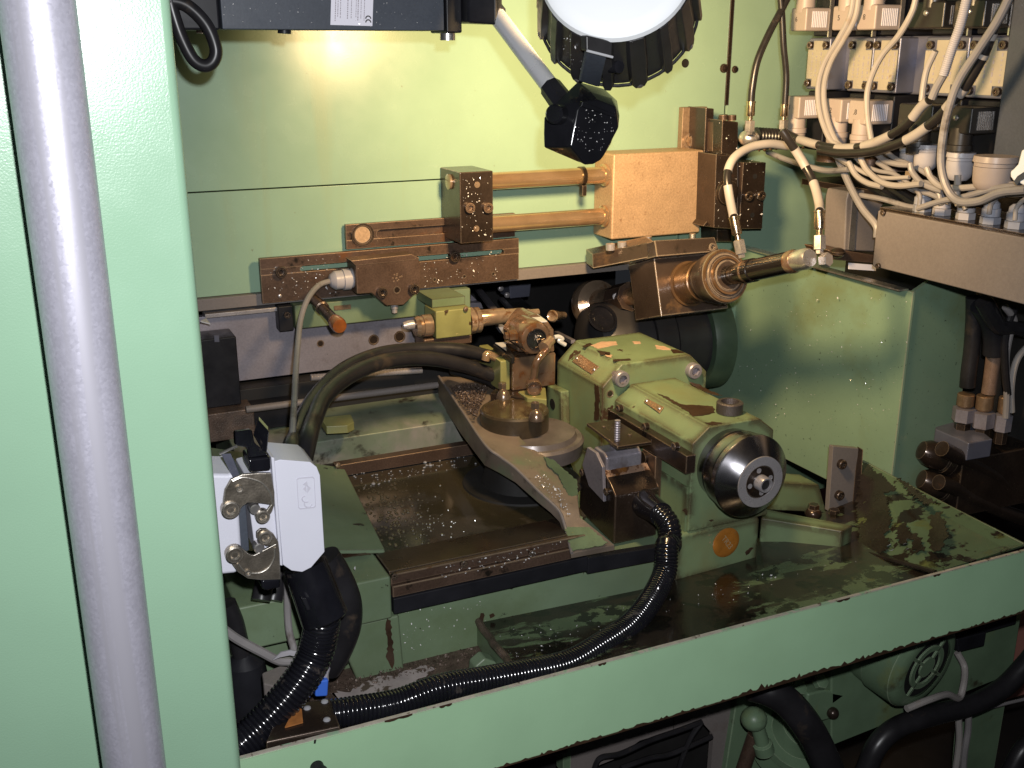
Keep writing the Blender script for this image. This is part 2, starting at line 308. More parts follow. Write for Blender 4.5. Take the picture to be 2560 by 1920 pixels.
m_brown2 = mat('lit_brown_steel', (.26, .175, .11), .45, .35, var=.12, vs=20, grain=.2, gs=350, bump=.12, bs=350, stains=[((.14, .085, .05), 20, .58, .12, .4)])
m_knurl = mat('knurled_dark_steel', (.10, .085, .085), .35, .6, var=.2, vs=40, bump=.8, bs=900)
m_bare = mat('bare_pale_tray_metal', (.36, .31, .30), .5, .1, var=.2, vs=40, stains=[((.09, .065, .05), 55, .55, .05, .4)])
m_nut = mat('oily_clamp_nut', (.20, .15, .115), .25, .7, var=.2, vs=60, coat=.3)
m_rim = mat('dull_olive_oily_rim', (.055, .040, .024), .36, .2, var=.3, vs=30, coat=.3, stains=[((.04, .028, .018), 25, .55, .12, .3)])
m_pit = mat('black_slot', (.002, .002, .002), .9)  # pure black, painted for the dark behind the fan slots
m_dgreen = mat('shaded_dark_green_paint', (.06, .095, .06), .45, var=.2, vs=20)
m_flange = mat('brownish_steel_flange', (.16, .14, .135), .36, .4, var=.25, vs=25, stains=[((.08, .055, .04), 22, .55, .15, .35)])
m_lampblk = mat('black_lamp_housing', (.026, .025, .026), .33, var=.25, vs=30, stains=[((.22, .2, .2), 300, .74, .02, .2)])
m_elbow = mat('glossy_black_joint', (.008, .008, .010), .2, coat=.4, var=.3, vs=30, stains=[((.10, .09, .08), 40, .66, .1, .4)])
m_cyl = mat('black_anodised_barrel', (.012, .010, .010), .2, .3, coat=.5, var=.2)
XP, YN, ZP = V((1, 0, 0)), V((0, -1, 0)), V((0, 0, 1))
# ================================================================== SETTING
o = O1('floor', MB().box((-2, -1.5, -.05), (4, 4, 0)), m_floor, None, None, kind='structure')
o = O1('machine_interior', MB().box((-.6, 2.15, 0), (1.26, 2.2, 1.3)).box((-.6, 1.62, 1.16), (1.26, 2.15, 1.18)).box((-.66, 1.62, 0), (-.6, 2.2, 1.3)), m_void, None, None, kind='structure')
o = O1('workshop_wall', MB().box((1.9, 2.6, 0), (4, 2.65, 2.5)), m_pink, None, None, kind='structure')
# ================================================================== ENCLOSURE
t = T('cabinet_column', 'broad pale green sheet metal column filling the left edge behind the galvanised pipe', 'column', (-.2, .87, 0))
O('front_skin', MB().box((-.7, .757, .02), (.1046, .95, 2.4)), m_col, t, bev=.007, seg=4)
t = T('galvanised_pipe', 'thick upright galvanised steel pipe in front of the pale green column', 'pipe', (.0225, .71, 0))
O('pipe_wall', MB().lathe((.0225, .71, .02), ZP, [(0, .0215), (2.4, .0215)], 48), m_galv, t)

t = T('upper_back_panel', 'large green upper back panel with glossy lamp reflection above the thin horizontal joint', 'panel', (.5, 1.602, 1.3))
O('sheet', MB().box((-.3, 1.6, 1.2980), (1.1495, 1.606, 2.4)), m_wall, t, bev=.0008)
screw(t, p('c', 135, 472, Y=1.6), YN, .008, m_dkst, 'button')
screw(t, p('b', 1695, 437, Y=1.6), YN, .0075, m_void, 'hole')
t = T('right_back_panel', 'green back panel right of the vertical joint behind the two dark hoses', 'panel', (1.6, 1.602, 1.32))
O('sheet', MB().box((1.1545, 1.6, 1.3215), (2.6, 1.606, 2.4)), m_wall, t, bev=.0008)
screw(t, p('c', 212, 480, Y=1.6), YN, .0065, m_dkst, 'button')
O1('lower_right_back_panel', MB().box((1.068, 1.6, .95), (2.6, 1.606, 1.3185)), m_wall, 'narrow green back panel under the rusty horizontal joint right of the black slide block', 'panel', bev=.0008)
t = T('slide_apron', 'green apron panel below the horizontal joint with brown stains at its lower left', 'panel', (.4, 1.6, 1.142))
O('sheet', MB().box((-.3, 1.599, 1.142), (1.064, 1.606, 1.2962)), m_wall, t, bev=.0008)
O('bare_edge_strip', MB().box((-.3, 1.588, 1.1235), (1.10, 1.61, 1.1415)), m_beige, t, bev=.001)
O1('joint_sealant', MB().prism([(1.1485, 1.5975, 1.40), (1.1555, 1.5975, 1.40), (1.1555, 1.5975, 2.4), (1.1485, 1.5975, 2.4)], (0, .012, 0)), m_dkst, 'dark greasy vertical sealing strip in the joint between the two upper panels', 'strip')
mb = MB()
for k in range(60):
    x = 1.08+k*.0125; mb.sphere((x, 1.599, 1.3200+random.uniform(-.0015, .0015)), random.uniform(.002, .004), 6, 4)
O1('rusty_grime', mb, m_brown, 'line of rusty grime caught in the horizontal joint beside the black block', 'grime', kind='stuff')

# splash guard on the right
t = T('splash_guard', 'green upright splash guard with black speckles behind the headstock', 'guard', (1.21, 1.4, .78))
O('guard_face', MB().prism([(1.2, 1.68, .78), (1.215, 1.18, .78), (1.215, 1.18, 1.143), (1.2, 1.68, 1.143)], (.006, 0, 0)), m_guard, t, bev=.0015)
O('guard_flange', MB().prism([(1.2165, 1.182, .78), (1.37, 1.20, .78), (1.37, 1.20, 1.2), (1.2165, 1.182, 1.143)], (0, .005, 0)), m_guard, t)
O('top_lip', MB().box((1.196, 1.19, 1.1435), (1.215, 1.68, 1.146)), m_zinc, t)

# front lip beam and tray
t = T('front_lip', 'long pale green front lip beam of the machine tray running across the bottom', 'beam', (.8, .9, .75))
zl = .84
O('lip_face', MB().box((.1125, .9, .742), (1.42, .906, zl)), m_lip, t, bev=.0015)
O('worn_top_edge', MB().box((.1125, .8995, zl+.0002), (1.42, .9035, zl+.0016)), m_edge, t)
rgl = random.Random(12); lo_ = []; hi_ = []; xx = .115
while xx < 1.41:
    lo_.append(V((xx, .8992, .7415))); hi_.append(V((xx, .8992, .7428+max(0, rgl.gauss(.0012, .0016))+(.004*rgl.random() if .72 < xx < 1.0 else 0)))); xx += rgl.uniform(.002, .006)
O('edge_grime', MB().prism(lo_+hi_[::-1], (0, .0006, 0)), m_wear, t)
for x0_, w0_ in ((.27, .03), (.33, .014), (.52, .01), (.86, .02), (1.02, .012)):
    O('edge_scuff', MB().prism([V((x0_+w0_*k/6, .8991, zl-.0008-abs(sin(k*2.1))*.0014)) for k in range(7)]+[V((x0_+w0_*k/6, .8991, zl+.001)) for k in range(6, -1, -1)], (0, .0005, 0)), m_wear, t)
O('lip_underside', MB().box((.1125, .9065, .738), (1.42, .95, .742)), m_dkst, t)
O('drain_stub', MB().lathe(p('k', 945, 1645, Y=.9)+V((0, .004, 0)), (0, -1, -.15), [(0, .007), (.012, .007), (.012, .009), (.022, .009), (.022, 0)], 18), m_black, t)
O('slot', MB().prism(P('k', [(928, 1465), (943, 1462), (938, 1490), (925, 1492)], Y=.8995), (0, .002, 0)), m_void, t)
t = T('coolant_tray', 'green coolant tray floor smeared with dark sludge behind the front lip', 'tray', (.8, 1.0, .77))
O('tray_floor', MB().box((.06, .907, .755), (.52, 1.3, .768)), m_sludge, t)
# raised right half of the tray, sloping a little towards the lip
a0 = p('l', 300, 690, Z=.80); 
O('sloping_sheet', MB().prism([(a0.x, 1.105, .800), (.44, .9065, .824), (1.19, .9065, .824), (1.19, 1.22, .790), (.72, 1.12, .790)], (0, 0, -.004)), m_tray, t)
O('sheet_end', MB().prism([(a0.x, 1.105, .800), (.44, .9065, .824), (.44, .9065, .77), (a0.x, 1.105, .77)], (-.003, 0, 0)), m_bed, t)
wv = []
for k in range(14):
    q = V((a0.x, 1.105, .801)).lerp(V((.44, .92, .823)), k/13); wv.append(q+V((random.uniform(-.002, .002), 0, random.uniform(0, .003))))
O('sealant_bead', MB().tube(wv, .005, 8), m_sludge, t)
bare = P('k', [(1050, 1140), (1200, 1125), (1330, 1050), (1480, 1015), (1700, 955), (1760, 985), (1640, 1060), (1560, 1100), (1300, 1170), (1130, 1205)], Z=.769)
ob = []
for q_, q2_ in zip(bare, bare[1:]+bare[:1]):
    for k in range(5): ob.append(q_.lerp(q2_, k/5)+V((random.uniform(-.004, .004), random.uniform(-.004, .004), 0)))
O('bare_patch', MB().prism(ob, (0, 0, .0008)), m_bare, t)
t = T('chute_plate', 'triangular green chute plate with black sludge stains in the right end of the tray', 'chute', (1.15, 1.03, .8))
c1, c2, c3, c4 = p('n', 1070, 1060, Z=.80), p('n', 1600, 1190, Z=.832), p('n', 2215, 1000, Z=.848), p('n', 1100, 425, X=1.2)
c5 = p('n', 2300, 1010, Z=.848)
O('plate', MB().prism([c1, c2, c3, c4], (0.002, .002, -.004)), m_chute, t)
O('crease_dark_line', MB().tube([c1+V((0, 0, .003)), c1.lerp(c2, .5)+V((0, 0, .002)), c2], .0035, 8, 6), m_grime, t)  # dark bead put in to stand for the shading at the crease
CHUTE = t
O('plate_edge', MB().tube([c4, p('n', 1700, 740, X=1.2), c3], .0025, 6, 4), m_bed, t)
# ================================================================== MACHINE BED
t = T('machine_bed', 'green cast machine bed with bare slide rails and oily top', 'machine bed', (.55, 1.3, .3))
O('bed_body', MB().prism([(.345, 1.101, .72), (.80, 1.101, .72), (.80, 1.101, .838), (.612, 1.101, .838), (.612, 1.101, .862), (.345, 1.101, .862)], (0, .5, 0)), m_bed, t, bev=.003)
O('foot_column', MB().prism([(p('k', 1200, 550, Y=1.092).x, 1.092, .765), (.356, 1.092, .758), (.352, 1.092, .842), (p('k', 1180, 540, Y=1.092).x-.02, 1.092, .842)], (0, .3, 0)), m_bed, t, bev=.003)
O('left_shoulder', MB().prism([(.16, 1.086, .8435), (.3415, 1.086, .8435), (.3415, 1.086, .900), (.16, 1.086, .900)], (0, .36, 0)), m_bed, t, bev=.003)
O('left_wall', MB().box((.05, 1.12, .7), (.344, 1.14, .8425)), m_bed, t)
O('sloping_cover', MB().prism([(.355, 1.15, .9035), (.384, 1.43, .9035), (.20, 1.47, .952), (.17, 1.15, .940)], (0, 0, -.006)), m_bed, t, bev=.001)
O('oily_way', MB().box((.343, 1.098, .8635), (.612, 1.15, .9)), m_dkst, t, bev=.001)
def rail(name, z0, z1, y, m, l=None, x1=.606): return O(name, MB().box((.3425, y, z0), (x1, 1.0975, z1)), m, t, bev=.0012, label=l)
rail('upper_rail', .8862, .899, 1.090, m_brown); rail('lower_rail', .8715, .8858, 1.085, m_brown)
for zz_, yy_ in ((.8988, 1.0898), (.8858, 1.0848)): O('rail_highlight', MB().tube([(.343, yy_, zz_), (.605, yy_, zz_)], .0011, 6), m_bronze, t)  # bright beads put in as the highlight along each rail edge
rail('black_wiper', .8505, .8712, 1.082, m_black); O('wiper_strip', MB().prism([(.607, 1.084, .845), (.738, 1.084, .840), (.738, 1.084, .860), (.607, 1.084, .868)], (0, .012, 0)), m_black, t, bev=.001)
for c, x, y in (('j', 1960, 1132), ('j', 1480, 1215), ('l', 160, 247), ('l', 632, 165)):
    screw(t, p(c, x, y, Y=1.0885), YN, .0042, m_dkst)
O('oil_pool', MB().prism([(.352, 1.151, .893), (.384, 1.42, .893), (.662, 1.42, .893), (.662, 1.28, .893), (.64, 1.151, .893)], (0, 0, -.003)), m_pool, t)
mb = MB()
for k in range(340):
    cx, cy = random.choice([(1400, 700), (1500, 780), (1450, 930), (1700, 850), (1420, 640)]); q = p('j', random.gauss(cx, 120), random.gauss(cy, 85), Z=.893)
    if .36 < q.x < .66 and 1.155 < q.y < 1.41: mb.sphere(q, random.choice([.0009, .0012, .0016, .0022, .003]), 8, 4, .8)
O('bubbles', mb, m_bub, t, kind='stuff')
# cross bar, dark channel, rear ledge
O('cross_bar', MB().box((.37, 1.424, .893), (.70, 1.442, .9115)), m_brown, t, bev=.001)
screw(t, p('j', 1092, 450, Y=1.423), YN, .004, m_bronze, 'button')
O('dark_channel', MB().box((.36, 1.443, .86), (.72, 1.472, .897)), m_void, t)
O('rear_ledge', MB().prism([(.335, 1.473, .86), (.335, 1.473, .934), (.335, 1.50, .944), (.335, 1.62, .956), (.335, 1.62, .86)], (.40, 0, 0)), m_bed2, t, bev=.002)
O('rear_left_ledge', MB().prism([(.235, 1.44, .86), (.235, 1.44, .926), (.235, 1.5, .94), (.235, 1.66, .950), (.235, 1.66, .86)], (.096, 0, 0)), m_bed2, t, bev=.002)
O('stop_block', MB().prism([p('v', 1150, 1110, Y=1.478), p('v', 1390, 1110, Y=1.478), p('v', 1390, 1190, Y=1.478), p('v', 1150, 1190, Y=1.478)], (0, .03, 0)), m_dark_st, t, bev=.001)
b0 = [p('v', 1105, 1045, Z=.974), p('v', 1390, 1015, Z=.974), p('v', 1420, 1090, Z=.968), p('v', 1360, 1120, Z=.967), p('v', 1165, 1130, Z=.967)]
O('stop_block_cap', MB().prism(b0, (0, 0, -.012)), m_olive, t, bev=.0008)

# things seen under the apron, in the opening
t = T('slide_plate', 'broad grey steel slide plate with bolt holes in the opening under the apron', 'steel plate', (.5, 1.6, 1.0))
O('plate', MB().box((.20, 1.6, 1.0045), (.645, 1.615, 1.112)), m_dark_st, t, bev=.001)
O('bright_top', MB().box((.226, 1.585, 1.1125), (.346, 1.612, 1.119)), m_steel, t, bev=.001)
for x, y, r in ((1110, 365, .006), (1600, 330, .009), (1840, 300, .010)): screw(t, p('v', x, y, Y=1.6), YN, r, m_dkst, 'hole')
t = T('lower_slide_rail', 'black oily slide rail with threaded rods below the grey slide plate', 'rail', (.5, 1.58, .94))
O('rail_body', MB().box((.2, 1.57, .93), (.74, 1.61, 1.0)), m_void, t, bev=.002)
O('rail_step', MB().box((.2, 1.53, .945), (.345, 1.569, .982)), m_black, t, bev=.002)
def thread(a, b, r, pitch): 
    a = V(a); b = V(b); n = int((b-a).length/pitch); return MB().lathe(a, b-a, [(0, 0)]+[(k*pitch/2, r if k % 2 else r*.86) for k in range(2*n)]+[(n*pitch, 0)], 10)
O('threaded_rod', thread(p('v', 1020, 680, Y=1.545), p('v', 2060, 610, Y=1.545), .0055, .0024), m_steel, t)
t = T('guide_rod', 'thin bright steel guide rod running across the back of the bed', 'rod', (.45, 1.5, .985))
O('shaft', MB().cyl((.26, 1.5, .991), (.56, 1.5, .989), .0052), m_beige, t)
t = T('left_slide_block', 'black grimy slide block in the opening beside the column', 'block', (.25, 1.55, .95))
O('upright', MB().box((.18, 1.545, .985), (.262, 1.598, 1.091)), m_black, t, bev=.002)
O('base', MB().box((.16, 1.52, .94), (.275, 1.569, .9845)), m_sludge, t, bev=.002)
O('index_mark', MB().prism(P('v', [(130, 290), (175, 290), (178, 350), (135, 350)], Y=1.5445), (0, .002, 0)), m_valve, t)
t = T('steel_clip', 'small folded pale steel clip in the dark slot beside the column', 'clip', p('v', 50, 155, Y=1.56))
O('clip_blade', MB().prism([p('v', 5, 155, Y=1.54), p('v', 55, 130, Y=1.56), p('v', 95, 178, Y=1.54)], (0, 0, -.002)), m_alu, t)

# green slide saddle under the apron
t = T('slide_saddle', 'green slide saddle under the brown slotted bar with a riveted nameplate', 'saddle', (.5, 1.6, 1.085))
O('saddle_body', MB().box((.357, 1.571, 1.0845), (.648, 1.60, 1.1225)), m_bed, t, bev=.002)
O('end_bracket', MB().box((.333, 1.575, 1.082), (.3555, 1.60, 1.122)), m_black, t, bev=.002)
O('nameplate', MB().prism(P('v', [(1235, 20), (1390, 5), (1392, 45), (1240, 60)], Y=1.5695), (0, .0015, 0)), m_copper, t)
screw(t, p('v', 800, 100, Y=1.574), YN, .005, m_dkst)
t = T('oily_knob_rod', 'amber tipped rod dripping with oil sticking out below the slotted bar', 'knob', (.388, 1.5, 1.12))
O('rod', MB().lathe((.388, 1.57, 1.129), (0, -1, -.065), [(0, 0), (0, .0085), (.03, .0085), (.031, .0105), (.05, .0105), (.051, .0085), (.118, .0085), (.118, 0)], 16), m_dkst, t)
O('amber_tip', MB().lathe((.388, 1.4535, 1.1215), (0, -1, -.065), [(0, 0), (0, .0105), (.018, .0115), (.024, .010), (.026, 0)], 18), m_amber, t)

# ================================================================== SLOTTED BARS ON THE APRON
def slotted(name, label, x0, x1, z0, z1, y, th, slot, m, extra=None):
    t = T(name, label, 'bar', ((x0+x1)/2, y, z0)); (sx0, sx1, sz0, sz1) = slot; r = (sz1-sz0)/2; zc = (sz0+sz1)/2
    # bar with a real slot: strips above and below the slot and closed ends
    O('bar_top', MB().box((x0, y, sz1), (x1, y+th, z1)), m, t, bev=.0008)
    O('bar_bottom', MB().box((x0, y, z0), (x1, y+th, sz0)), m, t, bev=.0008)
    arc = lambda cx, s: [(cx+s*r*cos(a), y, zc+r*sin(a)) for a in [pi/2-k*pi/8 for k in range(9)]]
    O('bar_end', MB().prism([(x0, y, sz1)]+[(sx0, y, sz1)]+arc(sx0, -1)[1:-1]+[(sx0, y, sz0), (x0, y, sz0)], (0, th, 0)), m, t)
    O('bar_end', MB().prism([(x1, y, sz1)]+[(sx1, y, sz1)]+arc(sx1, 1)[1:-1]+[(sx1, y, sz0), (x1, y, sz0)], (0, th, 0)), m, t)
    return t
t = slotted('slotted_trip_bar', 'long brown slotted bar carrying the limit switch across the apron', .3105, .737, 1.129, 1.1975, 1.575, .010, (.375, .706, 1.1725, 1.1815), m_brown)
for c, x, y in (('e', 695, 495), ('e', 1895, 388)): screw(t, p(c, x, y, Y=1.574), YN, .009, m_dkst)
for x, y in ((240, 550), (445, 528), (645, 510)): screw(t, p('g', x, y, Y=1.575), YN, .0035, m_dkst, 'hole')
screw(t, p('e', 690, 663, Y=1.575), YN, .003, m_steel, 'button')
t = slotted('upper_slotted_bar', 'short brown slotted bar with a stepped keyhole pocket behind the dark end block', .4475, .735, 1.199, 1.2375, 1.586, .008, (.503, .70, 1.213, 1.226), m_brown)
q = p('e', 1265, 240, Y=1.585)
O('keyhole_pocket', MB().lathe(q, YN, [(0, 0), (0, .018), (.0015, .018), (.0015, .0155), (-.001, .0135), (-.001, 0)], 28), m_dkst, t)
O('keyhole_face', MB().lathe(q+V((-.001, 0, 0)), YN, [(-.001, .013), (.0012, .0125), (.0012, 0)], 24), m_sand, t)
O('slot_floor', MB().box((.47, 1.5945, 1.205), (.72, 1.5975, 1.231)), m_brown, t)

# limit switch on the bar
t = T('limit_switch', 'brown cast limit switch with pointed lower housing on the slotted bar', 'limit switch', (.49, 1.55, 1.116))
ys = 1.528
out = P('e', [(1213, 440), (1650, 400), (1668, 470), (1662, 620), (1545, 728), (1425, 732), (1325, 645), (1222, 652)], Y=ys)
O('housing', MB().prism(out, (0, .046, 0)), m_brown, t, bev=.0022)
O('lid', MB().prism(P('e', [(1180, 420), (1600, 375), (1655, 400), (1650, 412), (1215, 455)], Y=ys-.001), (0, .03, 0)), m_brown, t, bev=.001)
for x, y in ((1393, 635), (1613, 612)): screw(t, p('e', x, y, Y=ys), YN, .0085, m_dkst)
screw(t, p('e', 1500, 622, Y=ys), YN, .006, m_dkst, 'hole')
O('plunger', MB().lathe(p('e', 1482, 735, Y=ys+.012)+V((0, 0, .003)), (0, 0, -1), [(0, .006), (.006, .006), (.006, .0045), (.013, .0045), (.015, 0)], 14), m_steel, t)
rng = random.Random(3); mb = MB()
for k in range(12):
    a = rng.uniform(0, 6.28); rr = rng.uniform(.001, .009); mb.sphere(p('e', 1500, 535, Y=ys)+V((cos(a)*rr, 0, sin(a)*rr)), .0018, 6, 4, .6, (0, -1, 0))
O('embossed_mark', mb, m_brown, t, label='worn round embossed maker mark')
g0 = p('e', 1225, 540, Y=1.55); gx = p('e', 1030, 560, Y=1.55)-g0; L = gx.length
O('cable_gland', MB().lathe(g0, gx, [(0, 0), (0, .0165), (L*.18, .0165), (L*.19, .014), (L*.28, .014), (L*.28, .0165), (L*.52, .0165), (L*.53, .0145), (L*.8, .0145), (L*.95, .010), (L, .006), (L, 0)], 22), m_gland, t)
cp = [g0+gx*.95, p('e', 960, 590, Y=1.53), p('e', 885, 680, Y=1.50), p('e', 835, 820, Y=1.47), p('e', 815, 1000, Y=1.42), p('e', 800, 1200, Y=1.36), p('e', 790, 1400, Y=1.28), p('e', 775, 1640, Y=1.18), p('j', 745, 700, Y=1.08), p('k', 745, 600, Y=1.07), p('k', 790, 850, Y=1.06)]
O1('switch_cable', MB().tube(cp, .0042, 10, 12), m_cable2, 'thin tan cable hanging from the limit switch down behind the grey plug', 'cable')
# ================================================================== LAMP
t = T('lamp_arm_housing', 'slate grey lamp arm housing with a white type label at the top edge', 'lamp arm', (.35, 1.22, 1.515))
ya = 1.2
O('cover', MB().box((.2155, ya, 1.5165), (.4665, ya+.06, 1.66)), m_slate, t, bev=.0012)
O('end_cap', MB().box((.14, ya+.004, 1.5155), (.2145, ya+.056, 1.66)), m_black, t, bev=.003)
O('joint_block', MB().box((.4675, ya-.004, 1.514), (.487, ya+.05, 1.66)), m_black, t, bev=.002)
O('knuckle', MB().prism([(.4875, ya-.02, 1.525), (.512, ya-.045, 1.522), (.526, ya-.03, 1.524), (.522, ya+.02, 1.525), (.4875, ya+.04, 1.525)], (0, 0, .05)), m_black, t, bev=.003)
lab = O('type_label', MB().prism(P('a', [(1185, -80), (1477, -80), (1468, 180), (1178, 172)], Y=ya-.0006), (0, .0004, 0)), m_stick, t)
# rows of small print, set on edge as in the photograph, and the conformity mark
rows = MB(); rg = random.Random(5)
for cx, wd in ((1215, 8), (1232, 7), (1250, 7), (1300, 9), (1325, 7), (1358, 6), (1372, 9), (1392, 6), (1415, 7)):
    yy = -60
    while yy < 150-rg.random()*35:
        ln = rg.uniform(4, 12); rows.prism(P('a', [(cx-yy*.03+wd*-.45, yy), (cx-yy*.03+wd*.35, yy), (cx-yy*.03+wd*.35, yy+ln), (cx-yy*.03-wd*.45, yy+ln)], Y=ya-.001), (0, .0002, 0)); yy += ln+rg.uniform(2, 6)
O('small_print', rows, m_ink2, lab)
for cyy in (122, 148):
    q = p('a', 1440, cyy+8, Y=ya-.001); rr = .0036
    mb = MB(); a_ = [(rr*cos(a), rr*sin(a)) for a in [k*pi/10 for k in range(11)]]; b_ = [(rr*.62*cos(a), rr*.62*sin(a)) for a in [k*pi/10 for k in range(10, -1, -1)]]
    mb.prism([q+V((x, 0, y)) for x, y in a_+b_], (0, .0002, 0)); O('conformity_mark', mb, m_ink, lab)
for x, y in ((300, 205), (860, 205)): O('thumb_screw', MB().cyl(p('a', x, y-12, Y=ya+.02), p('a', x, y+28, Y=ya+.02), .0075, seg=14), m_black if x > 500 else m_dkst, t)
O('hinge_pin', MB().cyl(V((.478, ya+.02, 1.52)), V((.478, ya+.02, 1.506)), .009, seg=18), m_zinc, t)
O1('coiled_cable', MB().tube(P('a', [(-60, 20), (60, 5), (190, 40), (320, 170), (385, 330), (370, 420), (310, 455), (230, 410), (150, 260), (95, 100), (60, -40)], Y=1.19), .0068, 12, 10), m_rub, 'thick black cable looping down beside the pale column', 'cable')
O1('cable_entry', MB().box(p('a', 60, 200, Y=1.26), p('a', 330, -120, Y=1.3)), m_black, 'black cable entry box behind the looped cable', 'box', bev=.003)

a0, a1 = p('b', 375, 85, Y=1.175), p('b', 800, 650, Y=1.06)
t = T('lamp_lower_arm', 'bright aluminium tube of the lamp arm slanting down to the black elbow', 'lamp arm', a1)
O('tube', MB().cyl(a0, a1, .0102, seg=32), m_alu, t)
O('upper_clamp', MB().lathe(a0-(a1-a0).normalized()*.012, a1-a0, [(0, 0), (0, .0125), (.018, .0125), (.020, .0108), (.020, 0)], 8), m_black, t)
O('lower_socket', MB().lathe(a1-(a1-a0).normalized()*.012, a1-a0, [(0, 0), (0, .0125), (.03, .0135), (.03, 0)], 8), m_black, t)
# faceted elbow: a chamfered box turned towards the lamp
t = T('lamp_elbow', 'glossy black faceted elbow joint with chips on it under the lamp head', 'lamp joint', p('b', 1000, 900, Y=.95))
yf = 1.0
front = P('b', [(950, 760), (985, 700), (1090, 690), (1222, 745), (1235, 890), (1110, 1112), (1060, 1138), (1000, 1142), (905, 1010), (925, 905)], Y=yf)
back = P('b', [(715, 815), (770, 735), (950, 560), (1130, 610), (1225, 690), (1225, 880), (1000, 1085), (900, 1095), (715, 1020), (712, 920)], Y=1.035)
O('joint_body', MB().loft([back, [q.lerp(r_, .55)+V((0, -.004, 0)) for q, r_ in zip(back, front)], front]), m_elbow, t, bev=.002)
O('hub', MB().lathe(p('b', 800, 790, Y=1.01), (-.75, -.6, .1), [(-.01, 0), (-.01, .0105), (.004, .0100), (.006, .008), (.006, 0)], 20), m_elbow, t)
O('raised_rib', MB().prism(P('b', [(985, 700), (1215, 790), (1215, 815), (975, 735)], Y=yf-.004), (0, .006, 0)), m_elbow, t, bev=.001)
# lamp head: ribbed black housing, white cap towards the camera, light opening towards the wall
rim, cap = p('f', 1546, 25, Y=1.03), p('f', 1540, -89, Y=.958)
ax = (rim-cap).normalized(); ray = (rim-CAM).normalized()
hgt = (rim-cap).length
t = T('work_lamp', 'round machine work lamp with ribbed black housing and glaring white cap', 'lamp', rim)
up = (UU-ax*UU.dot(ax)).normalized(); sd = ax.cross(up)
O('cap', MB().lathe(cap-ax*.004, ax, [(0, 0), (0, 0.0594), (.002, 0.0691), (.006, 0.0740), (hgt*.12, 0.0756)], 64), m_cap, t)
O('housing', MB().lathe(cap, ax, [(hgt*.03, 0.0726), (hgt*.28, 0.0740), (hgt*.9, 0.0805), (hgt*.98, 0.0815), (hgt*.98, 0.0745), (hgt*.7, 0.0648)], 64), m_lampblk, t)
O('rim_wire', MB().tube([rim+(up*cos(a)+sd*sin(a))*0.0834 for a in [k*2*pi/48 for k in range(49)]], .0018, 8, raw=True), m_lampblk, t)
for k in range(16):
    a = 2*pi*(k+.32)/16; d1 = up*cos(a)+sd*sin(a); d2 = -up*sin(a)+sd*cos(a); wd = .0115 if k % 2 else .0075
    pr = []
    for tt, r0, r1, ww in ((.10, 0.0713, 0.0761, wd*.9), (.55, 0.0745, 0.0826, wd), (.97, 0.0788, 0.0869, wd*.95), (1.04, 0.0788, 0.0880, wd*.6)):
        c0 = cap+ax*hgt*tt; pr.append([c0+d1*r0-d2*ww, c0+d1*r0+d2*ww, c0+d1*r1+d2*ww*.7, c0+d1*r1-d2*ww*.7])
    O('cooling_rib', MB().loft(pr), m_lampblk, t, bev=.0012)
    if k % 2: O('rim_foot', MB().sphere(cap+ax*hgt*1.02+d1*0.0837, .0052, 10, 6), m_zinc if k in (7, 9, 11, 5) else m_lampblk, t)
O('glass', MB().lathe(cap+ax*hgt*.8, ax, [(0, 0), (0, 0.0734), (.002, 0.0734), (.002, 0)], 40), m_cap, t)
bt = P('b', [(1010, 240), (1198, 285), (1190, 395), (1012, 350)], Y=.938); bm_ = P('b', [(1022, 350), (1155, 392)], Y=.942); bb = P('b', [(1105, 600), (975, 560)], Y=.985)
O('bracket_head', MB().prism(bt, (0, .012, 0)), m_lampblk, t, bev=.002)
O('bracket_edge', MB().tube([bt[3]+V((0, -.001, 0)), bt[2]+V((0, -.001, 0))], .0013, 8, 2), m_alu, t)
O('bracket', MB().prism([bm_[0], bm_[1], bb[0], bb[1]], (0, .007, 0)), m_slate, t, bev=.0012)
O('bracket_bolt', MB().lathe(p('b', 1195, 460, Y=.975), (.2, -.95, 0), [(-.02, 0), (-.02, .0065), (.010, .0065), (.011, 0)], 14), m_black, t)
# the halogen bulb behind the glass: warm light thrown at the wall and down on the work
lamp('halogen_bulb', 'AREA', 8.8, (1, .68, .34), rim+ax*.012, (.56, .78, -.27), .11)

# ================================================================== CROSS SLIDE ON THE WALL
t = T('rod_end_block', 'dark steel end block bolted to the wall at the left of the two rods', 'block', (.64, 1.56, 1.207))
O('block', MB().box((.610, 1.517, 1.207), (.6655, 1.5985, 1.3165)), m_dkst, t, bev=.0015)
for x, y in ((200, 1435), (325, 1435)): screw(t, p('b', x, y, Y=1.517), YN, .0082, m_brown)
for x, y in ((257, 1277), (252, 1580)): screw(t, p('b', x, y, Y=1.517), YN, .0048, m_bronze, 'hole')
O('side_bushing', MB().lathe((.6105, 1.558, 1.298), (-1, 0, 0), [(0, 0), (0, .012), (.004, .012), (.005, .010), (.005, 0)], 20), m_bronze, t)
for z, l in ((1.2955, 'upper gold brown guide rod between the end block and the sand coloured plate'), (1.227, 'lower gold brown guide rod between the end block and the sand coloured plate')):
    t = T('guide_rod', l, 'rod', (.77, 1.557, z), 'two polished guide rods on the wall')
    O('shaft', MB().cyl((.6660, 1.557, z), (.885, 1.557, z), .0138, seg=40), m_rod, t)
    if z > 1.25:
        O('clamp_ring', MB().lathe((.838, 1.557, z), XP, [(0, 0), (0, .0158), (.008, .0158), (.008, 0)], 28), m_dkst, t)
        O('clamp_tab', MB().box((.838, 1.545, z-.031), (.846, 1.556, z-.014)), m_dkst, t, bev=.001)
